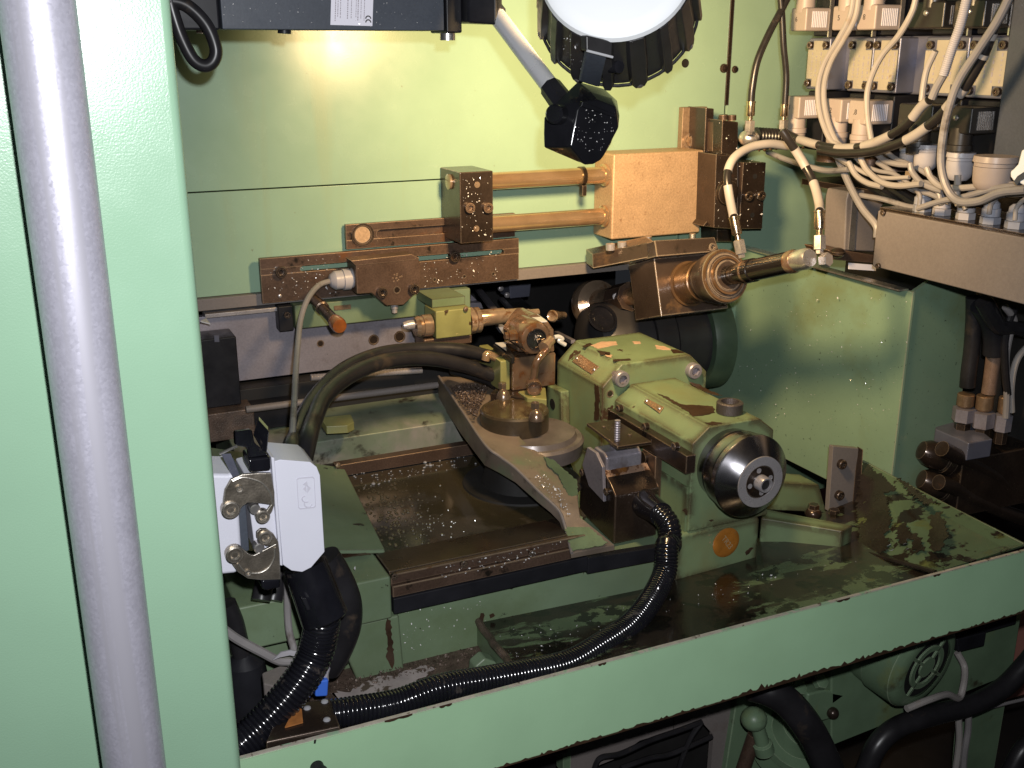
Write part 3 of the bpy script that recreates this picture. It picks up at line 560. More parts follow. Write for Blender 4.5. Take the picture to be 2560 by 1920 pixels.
t = T('carriage_plate', 'thick sand coloured carriage plate lit brightly by the lamp', 'plate', (.98, 1.56, 1.19))
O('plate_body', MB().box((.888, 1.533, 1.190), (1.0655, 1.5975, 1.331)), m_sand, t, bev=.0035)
for z in (1.2955, 1.227): O('bushing', MB().lathe((.8865, 1.557, z), (-1, 0, 0), [(0, 0), (0, .0185), (.004, .018), (.006, .0155), (.006, 0)], 28), m_rod, t)
for x, y in ((1718, 265), (2022, 245)): O('lube_nipple', MB().cyl(p('g', x, y+22, Y=1.525), p('g', x, y-12, Y=1.525), .0055, seg=10), m_zinc, t)
t = T('upper_bracket', 'brown bracket block with a hex bolt above the sand coloured plate', 'bracket', (1.05, 1.55, 1.33))
a = p('y', 128, 130, Y=1.584); b_ = p('y', 382, 640, Y=1.584)
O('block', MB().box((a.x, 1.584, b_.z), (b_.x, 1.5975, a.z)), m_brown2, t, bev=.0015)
screw(t, p('y', 200, 520, Y=1.584), YN, .0095, m_bronze, 'hex')
t = T('vertical_slide', 'dark oily vertical slide with stacked steel slabs right of the sand coloured plate', 'slide', (1.1, 1.52, 1.19))
def slab(n, pts, y, d, m, bev=.0012): return O(n, MB().prism(P('y', pts, Y=y), (0, d, 0)), m, t, bev=bev)
slab('side_cheek', [(392, 135), (485, 145), (470, 660), (370, 660)], 1.536, .055, m_dkst)
slab('rusty_rail', [(378, 668), (455, 668), (430, 1180), (358, 1180)], 1.545, .05, m_brown)
slab('back_slab', [(480, 290), (575, 290), (565, 640), (465, 640)], 1.52, .07, m_brown)
slab('upper_slab', [(582, 275), (765, 300), (755, 690), (568, 670)], 1.495, .09, m_dkst)
slab('main_slab', [(510, 672), (752, 690), (745, 1535), (480, 1520)], 1.480, .10, m_dkst)
slab('lower_lip', [(440, 840), (508, 672), (478, 1520), (355, 1500), (440, 1400)], 1.50, .07, m_dkst)
slab('edge_bar', [(757, 760), (818, 765), (785, 1400), (750, 1400)], 1.50, .05, m_brown)
slab('right_slab', [(822, 765), (1085, 765), (1040, 1530), (752, 1535), (780, 1400)], 1.498, .09, m_dkst)
slab('stem', [(520, 1540), (690, 1540), (690, 1680), (520, 1680)], 1.53, .05, m_dkst)
O('round_cap', MB().lathe(p('y', 630, 1110, Y=1.4795), YN, [(0, 0), (0, .022), (.006, .020), (.010, .012), (.011, 0)], 28), m_dkst, t)
O('brass_boss', MB().lathe(p('y', 330, 1345, Y=1.54), XP, [(0, 0), (0, .0165), (.03, .0165), (.03, 0)], 24), m_rod, t)
for x, y in ((865, 1150), (1010, 1145)): screw(t, p('y', x, y, Y=1.4978), YN, .0085, m_dkst)
for x, y in ((955, 925), (925, 1372)): screw(t, p('y', x, y, Y=1.4978), YN, .0045, m_void, 'hole')
for x, y in ((590, 235), (690, 240)): O('top_screw', MB().cyl(p('y', x, y+40, Y=1.51), p('y', x, y-20, Y=1.51), .0075, seg=16), m_brown, t)

# ================================================================== TILTED GRINDING SPINDLE under the plate
AX = V((0, -.951, .309)); UP2 = V((0, .309, .951)); B0 = V((.97, 1.42, 1.13))
t = T('grinding_spindle', 'brown steel grinding spindle tilted up towards the viewer under the carriage plate', 'spindle', B0)
q0 = p('s', 1125, 185, Y=1.42); q1 = p('s', 1195, 785, Y=1.39)
hx = B0.x-q0.x+.004; hh = .047
O('spindle_block', MB().rbox(B0-AX*.041+V((.006, 0, 0)), (2*hx, .082, 2*hh), (XP, -AX, UP2)), m_spin, t, bev=.0015)
top = [p('s', 430, 310, Y=1.50), p('s', 1118, 178, Y=1.412), p('s', 1092, 5, Y=1.432), p('s', 700, 60, Y=1.5), p('s', 430, 160, Y=1.53)]
O('mounting_plate', MB().prism([p('s', 1116, 176, Y=1.413), p('s', 1780, 120, Y=1.413), p('s', 1730, -30, Y=1.432), p('s', 1090, 5, Y=1.432)], -AX*.085), m_spin, t, bev=.0012)
O('left_wedge', MB().prism([p('s', 435, 305, Y=1.52), p('s', 1100, 175, Y=1.43), p('s', 1085, 12, Y=1.445), p('s', 430, 150, Y=1.535)], (.012, .045, .0)), m_spin, t, bev=.0012)
screw(t, p('s', 1690, 85, Y=1.418), AX, .0075, m_spin)
for x, y in ((620, 65), (745, 45)): O('adjusting_screw', MB().cyl(p('s', x, y+40, Y=1.50), p('s', x, y-25, Y=1.50), .0075, seg=12), m_steel, t)
O('shaft_sleeve', MB().lathe(B0, AX, [(.040, .03), (.062, .0315), (.066, .038), (.085, .0415), (.100, .0425), (.1025, .0415), (.1025, .0385), (.1045, .038), (.1045, .034), (.107, .0335), (.107, .029), (.110, .0285), (.110, .023), (.1115, .0225), (.1115, 0)], 56), m_spin, t)
O('gold_sleeve', MB().lathe(B0, AX, [(-.002, 0), (-.002, .037), (.004, .037), (.005, .0335), (.045, .0335), (.046, .0318), (.05, .0318)], 56), m_spgold, t)
O('bearing_ring', MB().lathe(B0, AX, [(.1075, .0295), (.1118, .0293), (.1118, .0262), (.1105, .026)], 56), m_spgold, t)
O('inner_ring', MB().lathe(B0, AX, [(.1028, .0412), (.1052, .040), (.1052, .0375), (.104, .037)], 56), m_spgold, t)
# rear end of the spindle: hub, clamp and dished disc seen through the opening
mbz = MB().lathe(B0, AX, [(-.082, 0), (-.083, .0205), (-.135, .0205), (-.136, .017), (-.19, .0165), (-.19, 0)], 32)
O('rear_hub', mbz, m_rod, t)
O('clamp_collar', MB().lathe(B0, AX, [(-.19, 0), (-.19, .027), (-.245, .027), (-.245, 0)], 8), m_brown, t)
O('clamp_dot', MB().lathe(B0+V((-.012, 0, 0))+AX*-.215+UP2*.006, (-.6, -.8, .1), [(.010, 0), (.0185, .0065), (.020, .006), (.020, 0)], 16), m_steel, t)
O('dished_disc', MB().lathe(B0, AX, [(-.245, 0), (-.245, .024), (-.30, .026), (-.31, .044), (-.325, .047), (-.335, .046), (-.35, .02), (-.36, .01), (-.365, 0)], 40), m_bronze, t)
# air cylinder on its nose
e1 = B0+AX*.112
t = T('air_cylinder', 'black tube air cylinder with two hose fittings on the nose of the spindle', 'air cylinder', e1+V((0, 0, -.02)))
O('end_cap', MB().lathe(B0, AX, [(.112, 0), (.112, .0155), (.150, .0155), (.151, .017), (.158, .0175), (.160, .0165), (.160, 0)], 32), m_cyl, t)
O('chrome_ring', MB().lathe(B0, AX, [(.158, 0), (.158, .0180), (.163, .0180), (.163, 0)], 32), m_chrome, t)
O('barrel', MB().lathe(B0, AX, [(.162, 0), (.162, .0178), (.176, .0178), (.177, .0162), (.262, .0158), (.262, 0)], 32), m_cyl, t)
O('front_ring', MB().lathe(B0, AX, [(.260, 0), (.260, .0165), (.268, .0170), (.272, .0150), (.273, 0)], 32), m_chrome, t)
bj = p('h', 790, 420, Y=(B0+AX*.29).y)
O('banjo', MB().lathe(B0, AX, [(.270, 0), (.270, .0135), (.276, .015), (.296, .015), (.302, .012), (.302, 0)], 24), m_zinc, t)
O('banjo_bolt', MB().lathe(p('h', 845, 415, Y=1.125), (.2, -.93, .2), [(-.006, 0), (-.006, .0105), (.004, .0105), (.005, .009), (.005, 0)], 6), m_zinc, t)
def fitting(name, label, bot, topp, r, group=None, m1=None):
    """crimped hose ferrule above a hex union nut"""
    t = T(name, label, 'hose fitting', bot, group); d = topp-bot; L = d.length
    O('union_nut', MB().lathe(bot, d, [(0, 0), (0, r*.75), (L*.1, r*.8), (L*.1, r*1.25), (L*.42, r*1.25), (L*.44, r*.85), (L*.44, 0)], 6), m_zinc, t)
    O('ferrule', MB().lathe(bot, d, [(L*.42, 0), (L*.42, r*.6), (L*.56, r*.6), (L*.565, r*1.0), (L*.60, r*1.08), (L*.95, r*1.04), (L*.96, r*1.15), (L, r*1.15), (L, 0)], 16), m1 or m_brass, t)
    return t
fitting('hose_fitting', 'brass hose end with hex nut screwed into the rear of the black air cylinder', p('h', 262, 400, Y=1.27), p('h', 205, 115, Y=1.29), .0070)
fitting('hose_fitting', 'brass hose end with hex nut standing on the front banjo of the air cylinder', p('h', 797, 372, Y=1.135), p('h', 800, 75, Y=1.15), .0070)
# ================================================================== SWIVEL ARM CASTING
t = T('swivel_arm_casting', 'long grey green cast arm curving forward under the headstock with piled metal chips', 'casting', (.6, 1.3, .88))
Lz = [((190, 70), .985, .042), ((390, 365), .979, .040), ((590, 660), .971, .032), ((720, 765), .963, .025), ((860, 870), .955, .021), ((1050, 1060), .938, .017), ((1165, 1165), .928, .015), ((1240, 1250), .919, .014), ((1290, 1400), .902, .012), ((1340, 1600), .887, .008)]
Rz = [((700, 90), .985), ((800, 350), .979), ((900, 600), .971), ((1000, 690), .963), ((1180, 800), .953), ((1395, 985), .932), ((1400, 1150), .922), ((1420, 1290), .914), ((1560, 1400), .900), ((1720, 1530), .887)]
rings = []
for (lp, z, th), (rp, z2) in zip(Lz, Rz):
    a = p('u', *lp, Z=z); b = p('u', *rp, Z=z2); mid = a.lerp(b, .12)
    rings.append([a+V((.0, 0, -.0015)), mid+V((0, 0, -.0)), b, b-V((0, 0, th)), a-V((0, 0, th))])
O('arm', MB().loft(rings), m_arm, t, bev=.0012, ang=40)
ridge = [p('u', *lp, Z=z)+V((.0012, 0, -.0005)) for lp, z, th in Lz]
O('worn_edge', MB().tube(ridge, .0022, 8, 6), m_beige, t)
O('pad', MB().prism([p('u', 1345, 1420, Z=.9012), p('u', 1480, 1395, Z=.9012), p('u', 1610, 1500, Z=.889), p('u', 1375, 1525, Z=.891)], (0, 0, -.004)), m_olive, t)
# heap of chips in the rear corner
rg = random.Random(11); heap = MB()
def flake(mb, q, s, rg):
    R = Quaternion((rg.gauss(0, 1), rg.gauss(0, 1), rg.gauss(0, 1), rg.gauss(0, 1))).normalized().to_matrix()
    vs = [R @ V(c)*s for c in ((1, .3, 0), (-.3, .5, .25), (-1, -.3, .0), (.3, -.5, .25), (0, 0, .35))]
    mb.add([q+c for c in vs], [(0, 1, 4), (1, 2, 4), (2, 3, 4), (3, 0, 4), (3, 2, 1, 0)])
def inpoly(x, y, poly):
    r = False
    for (a, b), (c, d) in zip(poly, poly[1:]+poly[:1]):
        if (b > y) != (d > y) and x < (c-a)*(y-b)/(d-b)+a: r = not r
    return r
poly = [(290, 160), (420, 130), (630, 150), (600, 240), (555, 330), (520, 420), (400, 300)]
n = 0
while n < 1400:
    x, y = rg.uniform(280, 640), rg.uniform(120, 430)
    if inpoly(x, y, poly): flake(heap, p('u', x, y, Z=.984+rg.random()*.006), rg.uniform(.0012, .0028), rg); n += 1
O('chip_heap', heap, m_sludge, t, kind='stuff')

# round swivel base
t = T('round_turntable', 'oily round turntable with clamp nuts at the foot of the gauge head', 'turntable', p('u', 1000, 560, Z=.9))
c1_ = p('u', 1000, 565, Z=.962); c1_.z = 0; c2_ = p('u', 850, 350, Z=.996); c2_.z = 0
O('pedestal', MB().lathe(c1_+V((-.02, -.01, 0)), ZP, [(.880, 0), (.892, .088), (.8955, .086), (.8955, .06), (.93, .05), (.95, .05), (.95, 0)], 56), m_void, t)
O('flange', MB().lathe(c1_, ZP, [(.935, 0), (.935, .074), (.955, .0765), (.959, .073), (.959, .066), (.966, .063), (.966, 0)], 56), m_flange, t)
O('turntable_rim', MB().lathe(c2_, ZP, [(.955, 0), (.955, .0505), (.993, .0505), (.996, .0485), (.9965, .0465), (.9945, .043), (.9945, 0)], 56), m_rim, t)
O('oil_dish', MB().lathe(c2_+V((-.002, 0, 0)), ZP, [(.9935, 0), (.9945, .044), (.9960, .043), (.9960, 0)], 48), m_dish, t)
for c, x, y in (('u', 755, 215), ('u', 1040, 390)):
    q = p(c, x, y, Z=1.004); O('clamp_nut', MB().lathe(q-V((0, 0, .010)), ZP, [(0, 0), (0, .0115), (.004, .0115), (.012, .008), (.016, .004), (.017, 0)], 20).hexprism(q+V((0, .004, .006)), ZP, .0065, .009), m_nut, t)
O('swivel_shoe', MB().prism([p('u', 640, 215, Z=1.0), p('u', 800, 235, Z=1.0), p('u', 960, 260, Z=1.0), p('u', 1130, 270, Z=1.0), p('u', 1100, 120, Z=1.0), p('u', 760, 110, Z=1.0)], (0, 0, -.012)), m_dkst, t, bev=.002)
O('shoe_wedge', MB().prism([p('u', 880, 200, Z=1.003), p('u', 1120, 165, Z=1.003), p('u', 1130, 270, Z=1.003), p('u', 960, 255, Z=1.003)], (0, 0, -.012)), m_olive, t, bev=.002)

# ================================================================== LENS BLOCK (dresser head)
yb = 1.39
t = T('sizing_head', 'oily chrome gauge head with a round glass window and bent pipe behind the headstock', 'gauge head', (.68, 1.42, 1.0))
bl, br_ = p('t', 1040, 860, Y=yb), p('t', 1835, 600, Y=yb)
O('body', MB().box((bl.x, yb, 1.0), (br_.x, yb+.07, 1.052)), m_chrome, t, bev=.002)
O('painted_side', MB().prism([(bl.x-.001, yb+.006, 1.0), (bl.x-.001, yb+.006, 1.048), (bl.x-.001, yb+.09, 1.052), (bl.x-.001, yb+.09, 1.0)], (-.016, 0, 0)), m_olive, t, bev=.002)
O('black_bar', MB().prism([p('r', 500, 1110, Z=1.062), p('r', 720, 1085, Z=1.062), p('r', 880, 1330, Z=1.058), p('r', 830, 1345, Z=1.058)], (0, 0, -.01)), m_black, t, bev=.001)
O('bar_label', MB().prism([p('r', 535, 1085, Z=1.0645), p('r', 715, 1072, Z=1.0645), p('r', 735, 1215, Z=1.0645)], (0, 0, -.001)), m_alu, t)
wc = p('r', 1250, 1020, Y=1.368); RB = .0255
O('boss', MB().lathe(wc, (0, 1, 0), [(.0, 0), (.0, RB*.55), (0, RB*.72), (.002, RB*.9), (.006, RB), (.03, RB*1.02), (.05, RB), (.05, 0)], 44), m_chrome, t)
O('window_ring', MB().lathe(wc, YN, [(-.001, .0165), (.0022, .0158), (.0022, .0140), (.0007, .0132), (.0007, 0)], 40), m_gloss, t)
rg = random.Random(2); cr = MB()
for k in range(9): flake(cr, wc+V((rg.uniform(-.006, .006), .001, rg.uniform(-.008, .005))), rg.uniform(.003, .006), rg)
O('glass_window', cr, m_steel, t, label='broken glittering glass in the round window')
hx_ = [p('r', 1040, 735, Y=1.40), p('r', 1130, 610, Y=1.42), p('r', 1270, 590, Y=1.42), p('r', 1440, 705, Y=1.40), p('r', 1560, 860, Y=1.39), p('r', 1570, 1250, Y=1.39), p('r', 930, 1250, Y=1.39), p('r', 900, 950, Y=1.39)]
O('hexagonal_housing', MB().prism(hx_, (0, .05, 0)), m_chrome, t, bev=.003)
O('top_facet', MB().prism([p('r', 1060, 735, Y=1.388), p('r', 1190, 600, Y=1.43), p('r', 1275, 590, Y=1.43), p('r', 1435, 705, Y=1.388)], (0, 0, -.002)), m_alu, t)
O('side_nut', MB().lathe(p('r', 900, 955, Y=1.38), (-1, .1, 0), [(0, 0), (0, .009), (.012, .009), (.013, .006), (.018, .006), (.018, 0)], 6), m_chrome, t)
for x, y in ((1470, 845), (1095, 1240)): screw(t, p('r', x, y, Y=1.386), YN, .004, m_chrome, 'button')
pp = [p('r', 1440, 1190, Y=1.365), p('r', 1330, 1310, Y=1.355), p('r', 1240, 1460, Y=1.355), p('t', 1440, 560, Y=1.358), p('t', 1400, 690, Y=1.362), p('t', 1420, 790, Y=1.355)]
O('bent_pipe', MB().tube(pp, .0058, 14, 8), m_chrome, t)
O('pipe_union', MB().lathe(pp[0]+V((.008, .004, .012)), pp[1]-pp[0], [(0, 0), (0, .0075), (.014, .0075), (.016, .0095), (.022, .0095), (.022, 0)], 12), m_bronze, t)
O('pipe_mouth', MB().lathe(p('t', 1415, 720, Y=1.37), p('t', 1450, 830, Y=1.345)-p('t', 1415, 720, Y=1.37), [(0, 0), (0, .0105), (.022, .0118), (.024, .0112), (.018, .0085), (.016, 0)], 24), m_chrome, t)
# copper stub and hoses arriving from the left
t = T('copper_elbow', 'small copper elbow fitting where the black hoses reach the gauge head', 'elbow', p('t', 640, 240, Y=1.42))
O('elbow', MB().tube([p('t', 540, 300, Y=1.42), p('t', 570, 200, Y=1.42), p('t', 660, 220, Y=1.42), p('t', 800, 290, Y=1.42)], .0065, 12), m_rod, t)
O('collar', MB().cyl(p('t', 780, 280, Y=1.42), p('t', 830, 310, Y=1.42), .0085, seg=14), m_olive, t)
h1 = [p('k', 560, 500, Y=1.05), p('j', 745, 420, Y=1.13), p('j', 800, 250, Y=1.22), p('e', 850, 1500, Y=1.27), p('e', 960, 1330, Y=1.33), p('e', 1150, 1160, Y=1.38), p('e', 1400, 1060, Y=1.42), p('e', 1700, 1030, Y=1.44), p('e', 1950, 1040, Y=1.44), p('e', 2150, 1085, Y=1.44)]
O1('black_hose', MB().tube(h1, .0105, 16, 12), m_rub, 'upper of two thick black hoses arching over the bed to the gauge head', 'hose', 'thick black hoses arching over the bed')
h2 = [p('k', 640, 500, Y=1.07), p('j', 860, 380, Y=1.15), p('j', 930, 130, Y=1.24), p('e', 1010, 1350, Y=1.30), p('e', 1180, 1210, Y=1.35), p('e', 1420, 1115, Y=1.39), p('e', 1700, 1095, Y=1.42), p('e', 1950, 1140, Y=1.43), p('e', 2160, 1210, Y=1.43)]
O1('black_hose', MB().tube(h2, .0112, 16, 12), m_rub, 'lower of two thick black hoses arching over the bed to the gauge head', 'hose', 'thick black hoses arching over the bed')
O1('short_black_hose', MB().tube([p('t', -60, 470, Y=1.5), p('t', 250, 560, Y=1.47), p('t', 560, 650, Y=1.45), p('t', 760, 760, Y=1.43)], .0085, 12), m_rub, 'short black hose lying over the chip heap on the cast arm', 'hose')

# ================================================================== WORK SPINDLE along X
yw = 1.5
t = T('work_spindle', 'slim horizontal work spindle with a tapered tip in a yellow green clamp', 'spindle', (.62, yw, 1.06))
zc = p('g', 300, 855, Y=yw).z
O('rear_tip', MB().lathe((.505, yw, zc+.004), XP, [(0, 0), (.001, .005), (.010, .0075), (.018, .0075), (.018, .004), (.022, .004), (.022, 0)], 16), m_steel, t)
O('rear_ring', MB().lathe((.525, yw, zc), XP, [(0, 0), (0, .014), (.006, .017), (.007, .0155), (.011, .0155), (.012, .0175), (.026, .0175), (.026, 0)], 32), m_bronze, t)
O('front_rings', MB().lathe((.6125, yw, zc), XP, [(0, 0), (0, .0215), (.008, .0215), (.009, .018), (.011, .018), (.012, .0205), (.019, .0205), (.020, .017), (.020, 0)], 36), m_bronze, t)
O('arbor', MB().lathe((.632, yw, zc+.002), XP, [(0, 0), (0, .0125), (.002, .0135), (.043, .0128), (.044, .0108), (.078, .0095), (.079, .0068), (.088, .0068), (.089, .0055), (.105, .0052), (.106, 0)], 32), m_bronze, t)
O('clamp_block', MB().box((.5525, yw-.020, zc-.018), (.6115, yw+.03, zc+.026)), m_olive, t, bev=.002)
O('clamp_base', MB().box((.535, yw-.012, zc-.034), (.616, yw+.03, zc-.0185)), m_brown, t, bev=.003)
O('carrier', MB().box((.555, yw+.002, zc+.0265), (.61, yw+.07, zc+.04)), m_bed, t)
screw(t, p('g', 455, 755, Y=1.478), YN, .004, m_brown, 'button')
t = T('coolant_nozzle', 'short brass coolant nozzle pointing left beside the dished disc', 'nozzle', p('r', 1530, 630, Y=1.5))
n0, n1 = p('r', 1515, 625, Y=1.5), p('r', 1850, 600, Y=1.55)
O('nozzle', MB().lathe(n0, n1-n0, [(.004, 0), (0, .008), (.003, .010), (.010, .0078), (.024, .0078), (.026, .0068), (.05, .006), (.05, 0)], 20), m_bronze, t)
# dark interior mechanism seen between the spindles
t = T('interior_slide_rails', 'pale ribbed guide rails receding into the dark interior behind the work spindle', 'rails', (.75, 1.8, 1.05))
def bar(c, a, b, y0, y1, wd, m, n='guide_rail'):
    q0, q1 = p(c, *a, Y=y0), p(c, *b, Y=y1); O(n, MB().prism([q0, q0+V((wd, 0, 0)), q1+V((wd, 0, 0)), q1], (0, 0, -.006)), m, t)
bar('r', (600, 300), (900, 640), 1.95, 1.58, .010, m_dark_st); bar('r', (830, 335), (1100, 610), 1.95, 1.6, .010, m_dark_st); bar('r', (160, 90), (560, 620), 1.95, 1.58, .012, m_dark_st)
bar('r', (660, 320), (960, 640), 1.95, 1.58, .04, m_void, 'rail_trough')
O('finned_block', MB().prism(P('r', [(780, 80), (1165, 40), (1135, 290), (800, 325)], Y=1.9), (0, .05, 0)), m_valve, t, bev=.002)
O('finned_block_top', MB().prism(P('r', [(770, 90), (1170, 38), (1165, 60), (800, 105)], Y=1.898), (0, .05, 0)), m_gland2, t)
O('cross_plate', MB().prism(P('r', [(85, 400), (290, 390), (330, 490), (80, 500)], Y=1.72), (0, .02, 0)), m_dark_st, t)
O('cross_plate', MB().prism(P('r', [(130, 260), (240, 375), (100, 385)], Y=1.74), (0, .02, 0)), m_dark_st, t)
O('lower_plate', MB().prism(P('r', [(600, 820), (740, 810), (720, 900), (690, 950)], Y=1.6), (0, .02, 0)), m_gland2, t)
for x, y in ((635, 145), (745, 260)): screw(t, p('r', x, y, Y=1.88), YN, .006, m_steel, 'button')
O('clear_tube', MB().tube([p('r', 1560, 990, Y=1.45), p('r', 1640, 980, Y=1.45), p('r', 1700, 1020, Y=1.45), p('r', 1640, 1050, Y=1.45), p('r', 1750, 1120, Y=1.45)], .0035, 10), m_alu, t)
bar('r', (1560, 890), (1850, 1040), 1.7, 1.52, .008, m_dark_st)
# big spindle drum behind the headstock
t = T('wheel_drum', 'large dark drum housing with stepped rings behind the headstock under the spindle', 'drum', (1.0, 1.62, .9))
dc = V((.90, 1.64, .972))
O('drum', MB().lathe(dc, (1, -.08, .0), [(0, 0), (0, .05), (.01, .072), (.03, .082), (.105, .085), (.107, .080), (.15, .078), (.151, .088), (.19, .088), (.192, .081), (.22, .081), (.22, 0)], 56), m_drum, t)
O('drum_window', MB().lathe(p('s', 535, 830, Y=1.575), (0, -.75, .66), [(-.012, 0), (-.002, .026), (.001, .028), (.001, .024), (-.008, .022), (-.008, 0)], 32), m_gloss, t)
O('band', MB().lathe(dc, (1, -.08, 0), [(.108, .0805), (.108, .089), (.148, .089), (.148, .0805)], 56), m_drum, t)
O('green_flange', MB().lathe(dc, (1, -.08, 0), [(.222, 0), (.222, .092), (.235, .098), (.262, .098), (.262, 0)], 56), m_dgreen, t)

# ================================================================== HEADSTOCK
t = T('headstock', 'green chipped paint headstock with octagonal body and round steel nose', 'headstock', (.84, 1.25, .79))
ch = lambda x0, x1, zt, zc_, zb, cw: [(x0, zb), (x0, zc_), (x0+cw, zt), (x1-cw, zt), (x1, zc_), (x1, zb)]
def xz(pts, y): return [V((a, y, b)) for a, b in pts]
O('body', MB().prism(xz(ch(.751, .938, 1.047, 1.015, .895, .033), 1.310), (0, .150, 0)), m_head, t, bev=.003, seg=3)
O('neck', MB().loft([xz(ch(.771, .905, 1.0145, .994, .865, .026), 1.100), xz(ch(.771, .905, 1.0145, .992, .865, .028), 1.309)]), m_head, t, bev=.0022)
O('front_foot', MB().box((.752, 1.099, .7925), (.893, 1.30, .8645)), m_head, t, bev=.006, seg=3)
O('front_web', MB().box((.768, 1.104, .8650), (.898, 1.30, .93)), m_head, t)
O('lower_flank', MB().prism([(.7512, 1.3105, .8945), (.7512, 1.4595, .8945), (.7512, 1.4595, .912), (.7512, 1.385, .838), (.7512, 1.3105, .80)][::1] if False else [(.7512, 1.3105, .8945), (.7512, 1.4595, .8945), (.7512, 1.435, .885), (.7512, 1.385, .838), (.7512, 1.3105, .77)], (.15, 0, 0)), m_head, t)
XF = .735
O('foot_bracket', MB().prism(P('u', [(1135, 150), (1250, 205), (1262, 655), (1150, 590), (1060, 560), (945, 522), (965, 470), (1075, 490), (1115, 440)], X=XF), (.0155, 0, 0)), m_head, t, bev=.002)
O('foot_slot', MB().lathe(p('t', 1775, 1110, X=XF-.0006), XP, [(0, 0), (0, .009), (.002, .009), (.002, 0)], 20), m_void, t)
for x, y, k, r in ((687, 400, 'socket', .0125), (1188, 345, 'socket', .0125)): screw(t, p('i', x, y, Y=1.3098), YN, r, m_dark_st)
screw(t, p('i', 622, 510, Y=1.3098), YN, .0062, m_dkst, 'hole')
def plate(nm, c, pts, d0, m=m_copper, lift=.0015):
    """thin nameplate lying on the surface spanned by three points"""
    nrm = (pts[1]-pts[0]).cross(pts[3]-pts[0]).normalized()
    if nrm.dot(CAM-pts[0]) < 0: nrm = -nrm
    return O(nm, MB().prism([q+nrm*lift for q in pts], -nrm*lift*.9), m, t, bev=.0004), nrm
# plates on the sloping left chamfers of body and neck
def onplane(c, x, y, pt, n):
    o = CR[c]; s = o[2] if len(o) > 2 else 800/2212
    k = DD*F + RR*(o[0]+x*s-1280) + UU*(960-o[1]-y*s); return CAM + k*((V(pt)-CAM).dot(V(n))/k.dot(V(n)))
nb = V((-.032, 0, .033)).normalized(); nn = V((-.0205, 0, .026)).normalized()
pl, _ = plate('nameplate', 'i', [onplane('i', a, b, (.751, 1.3, 1.015), nb) for a, b in ((362, 290), (418, 238), (550, 325), (495, 380))], .01)
for a, b in ((397, 268), (517, 346)): screw(t, onplane('i', a, b, (.751, 1.3, 1.015), nb)+nb*.0018, nb, .0026, m_zinc, 'button', 'rivet')
pl2, _ = plate('nameplate', 'i', [onplane('i', a, b, (.771, 1.2, .994), nn) for a, b in ((858, 570), (880, 545), (998, 605), (965, 648))], .01)
for a, b in ((880, 562), (968, 616)): screw(t, onplane('i', a, b, (.771, 1.2, .994), nn)+nn*.0018, nn, .0026, m_zinc, 'button', 'rivet')
# black bar with screws along the neck
O('black_side_bar', MB().box((.7555, 1.090, .957), (.7705, 1.300, .983)), m_dkst, t, bev=.0012)
for x, y in ((692, 610), (872, 735), (1078, 872)): screw(t, p('i', x, y, X=.7555), -XP, .0055, m_dkst)
# oil filler ring on the neck
fr = p('i', 1447, 640, Z=1.0145)
O('filler_ring', MB().lathe(fr, ZP, [(0, 0), (0, .0165), (.001, .0185), (.015, .0185), (.0165, .0165), (.0165, .0125), (.006, .0115), (.004, 0)], 40), m_knurl, t)
# nose: collar, ring, conical cap, face ring, bore
nc = V((.8305, 1.1, .9565))
O('rear_collar', MB().lathe(nc, YN, [(-.03, 0), (-.03, .048), (-.004, .050), (.014, .052), (.015, .049), (.020, .049), (.021, .054), (.038, .0555), (.040, .055), (.040, 0)], 72), m_nose, t)
O('nose_cap', MB().lathe(nc, YN, [(.0405, 0), (.0405, .0545), (.043, .0575), (.051, .0580), (.0535, .0565), (.0700, .0365), (.0708, .0358), (.0708, 0)], 96), m_nose, t)
O('face_ring', MB().lathe(nc, YN, [(.0700, .0356), (.0722, .0352), (.0722, .0232), (.0705, .0226)], 64), m_steel, t)
O('bore_disc', MB().lathe(nc, YN, [(.068, .0226), (.0712, .0222), (.0712, .0105), (.0712, 0)], 48), m_dkst, t)
O('drawbar_tube', MB().lathe(nc, YN, [(.0714, .0108), (.084, .0103), (.0848, .0098), (.0848, .0078), (.0830, .0072), (.072, .0068), (.072, 0)], 40), m_steel, t)
O('bore', MB().lathe(nc, YN, [(.080, 0), (.0815, 0.0069), (.0812, 0)], 24), m_void, t)  # dark disc put in for the shade inside the tube
for k in range(4):
    a = pi/2*k+.2; q = nc+V((cos(a)*.0165, -.0712, sin(a)*.0165)); screw(t, q, YN, .0036, m_steel, 'hole')
# badge on the front foot
bd = O('badge', MB().lathe(p('i', 1420, 1535, Y=1.0988), YN, [(0, 0), (0, .0215), (.0018, .0222), (.003, .0205), (.0036, .015), (.0038, 0)], 48), m_badge, t)
text('TR23', .0115, p('i', 1432, 1540, Y=1.0945), (cos(radians(-52)), 0, sin(radians(-52))), YN, m_badget, bd)
screw(t, p('m', 322, 247, Y=1.0988), YN, .002, m_steel, 'button')

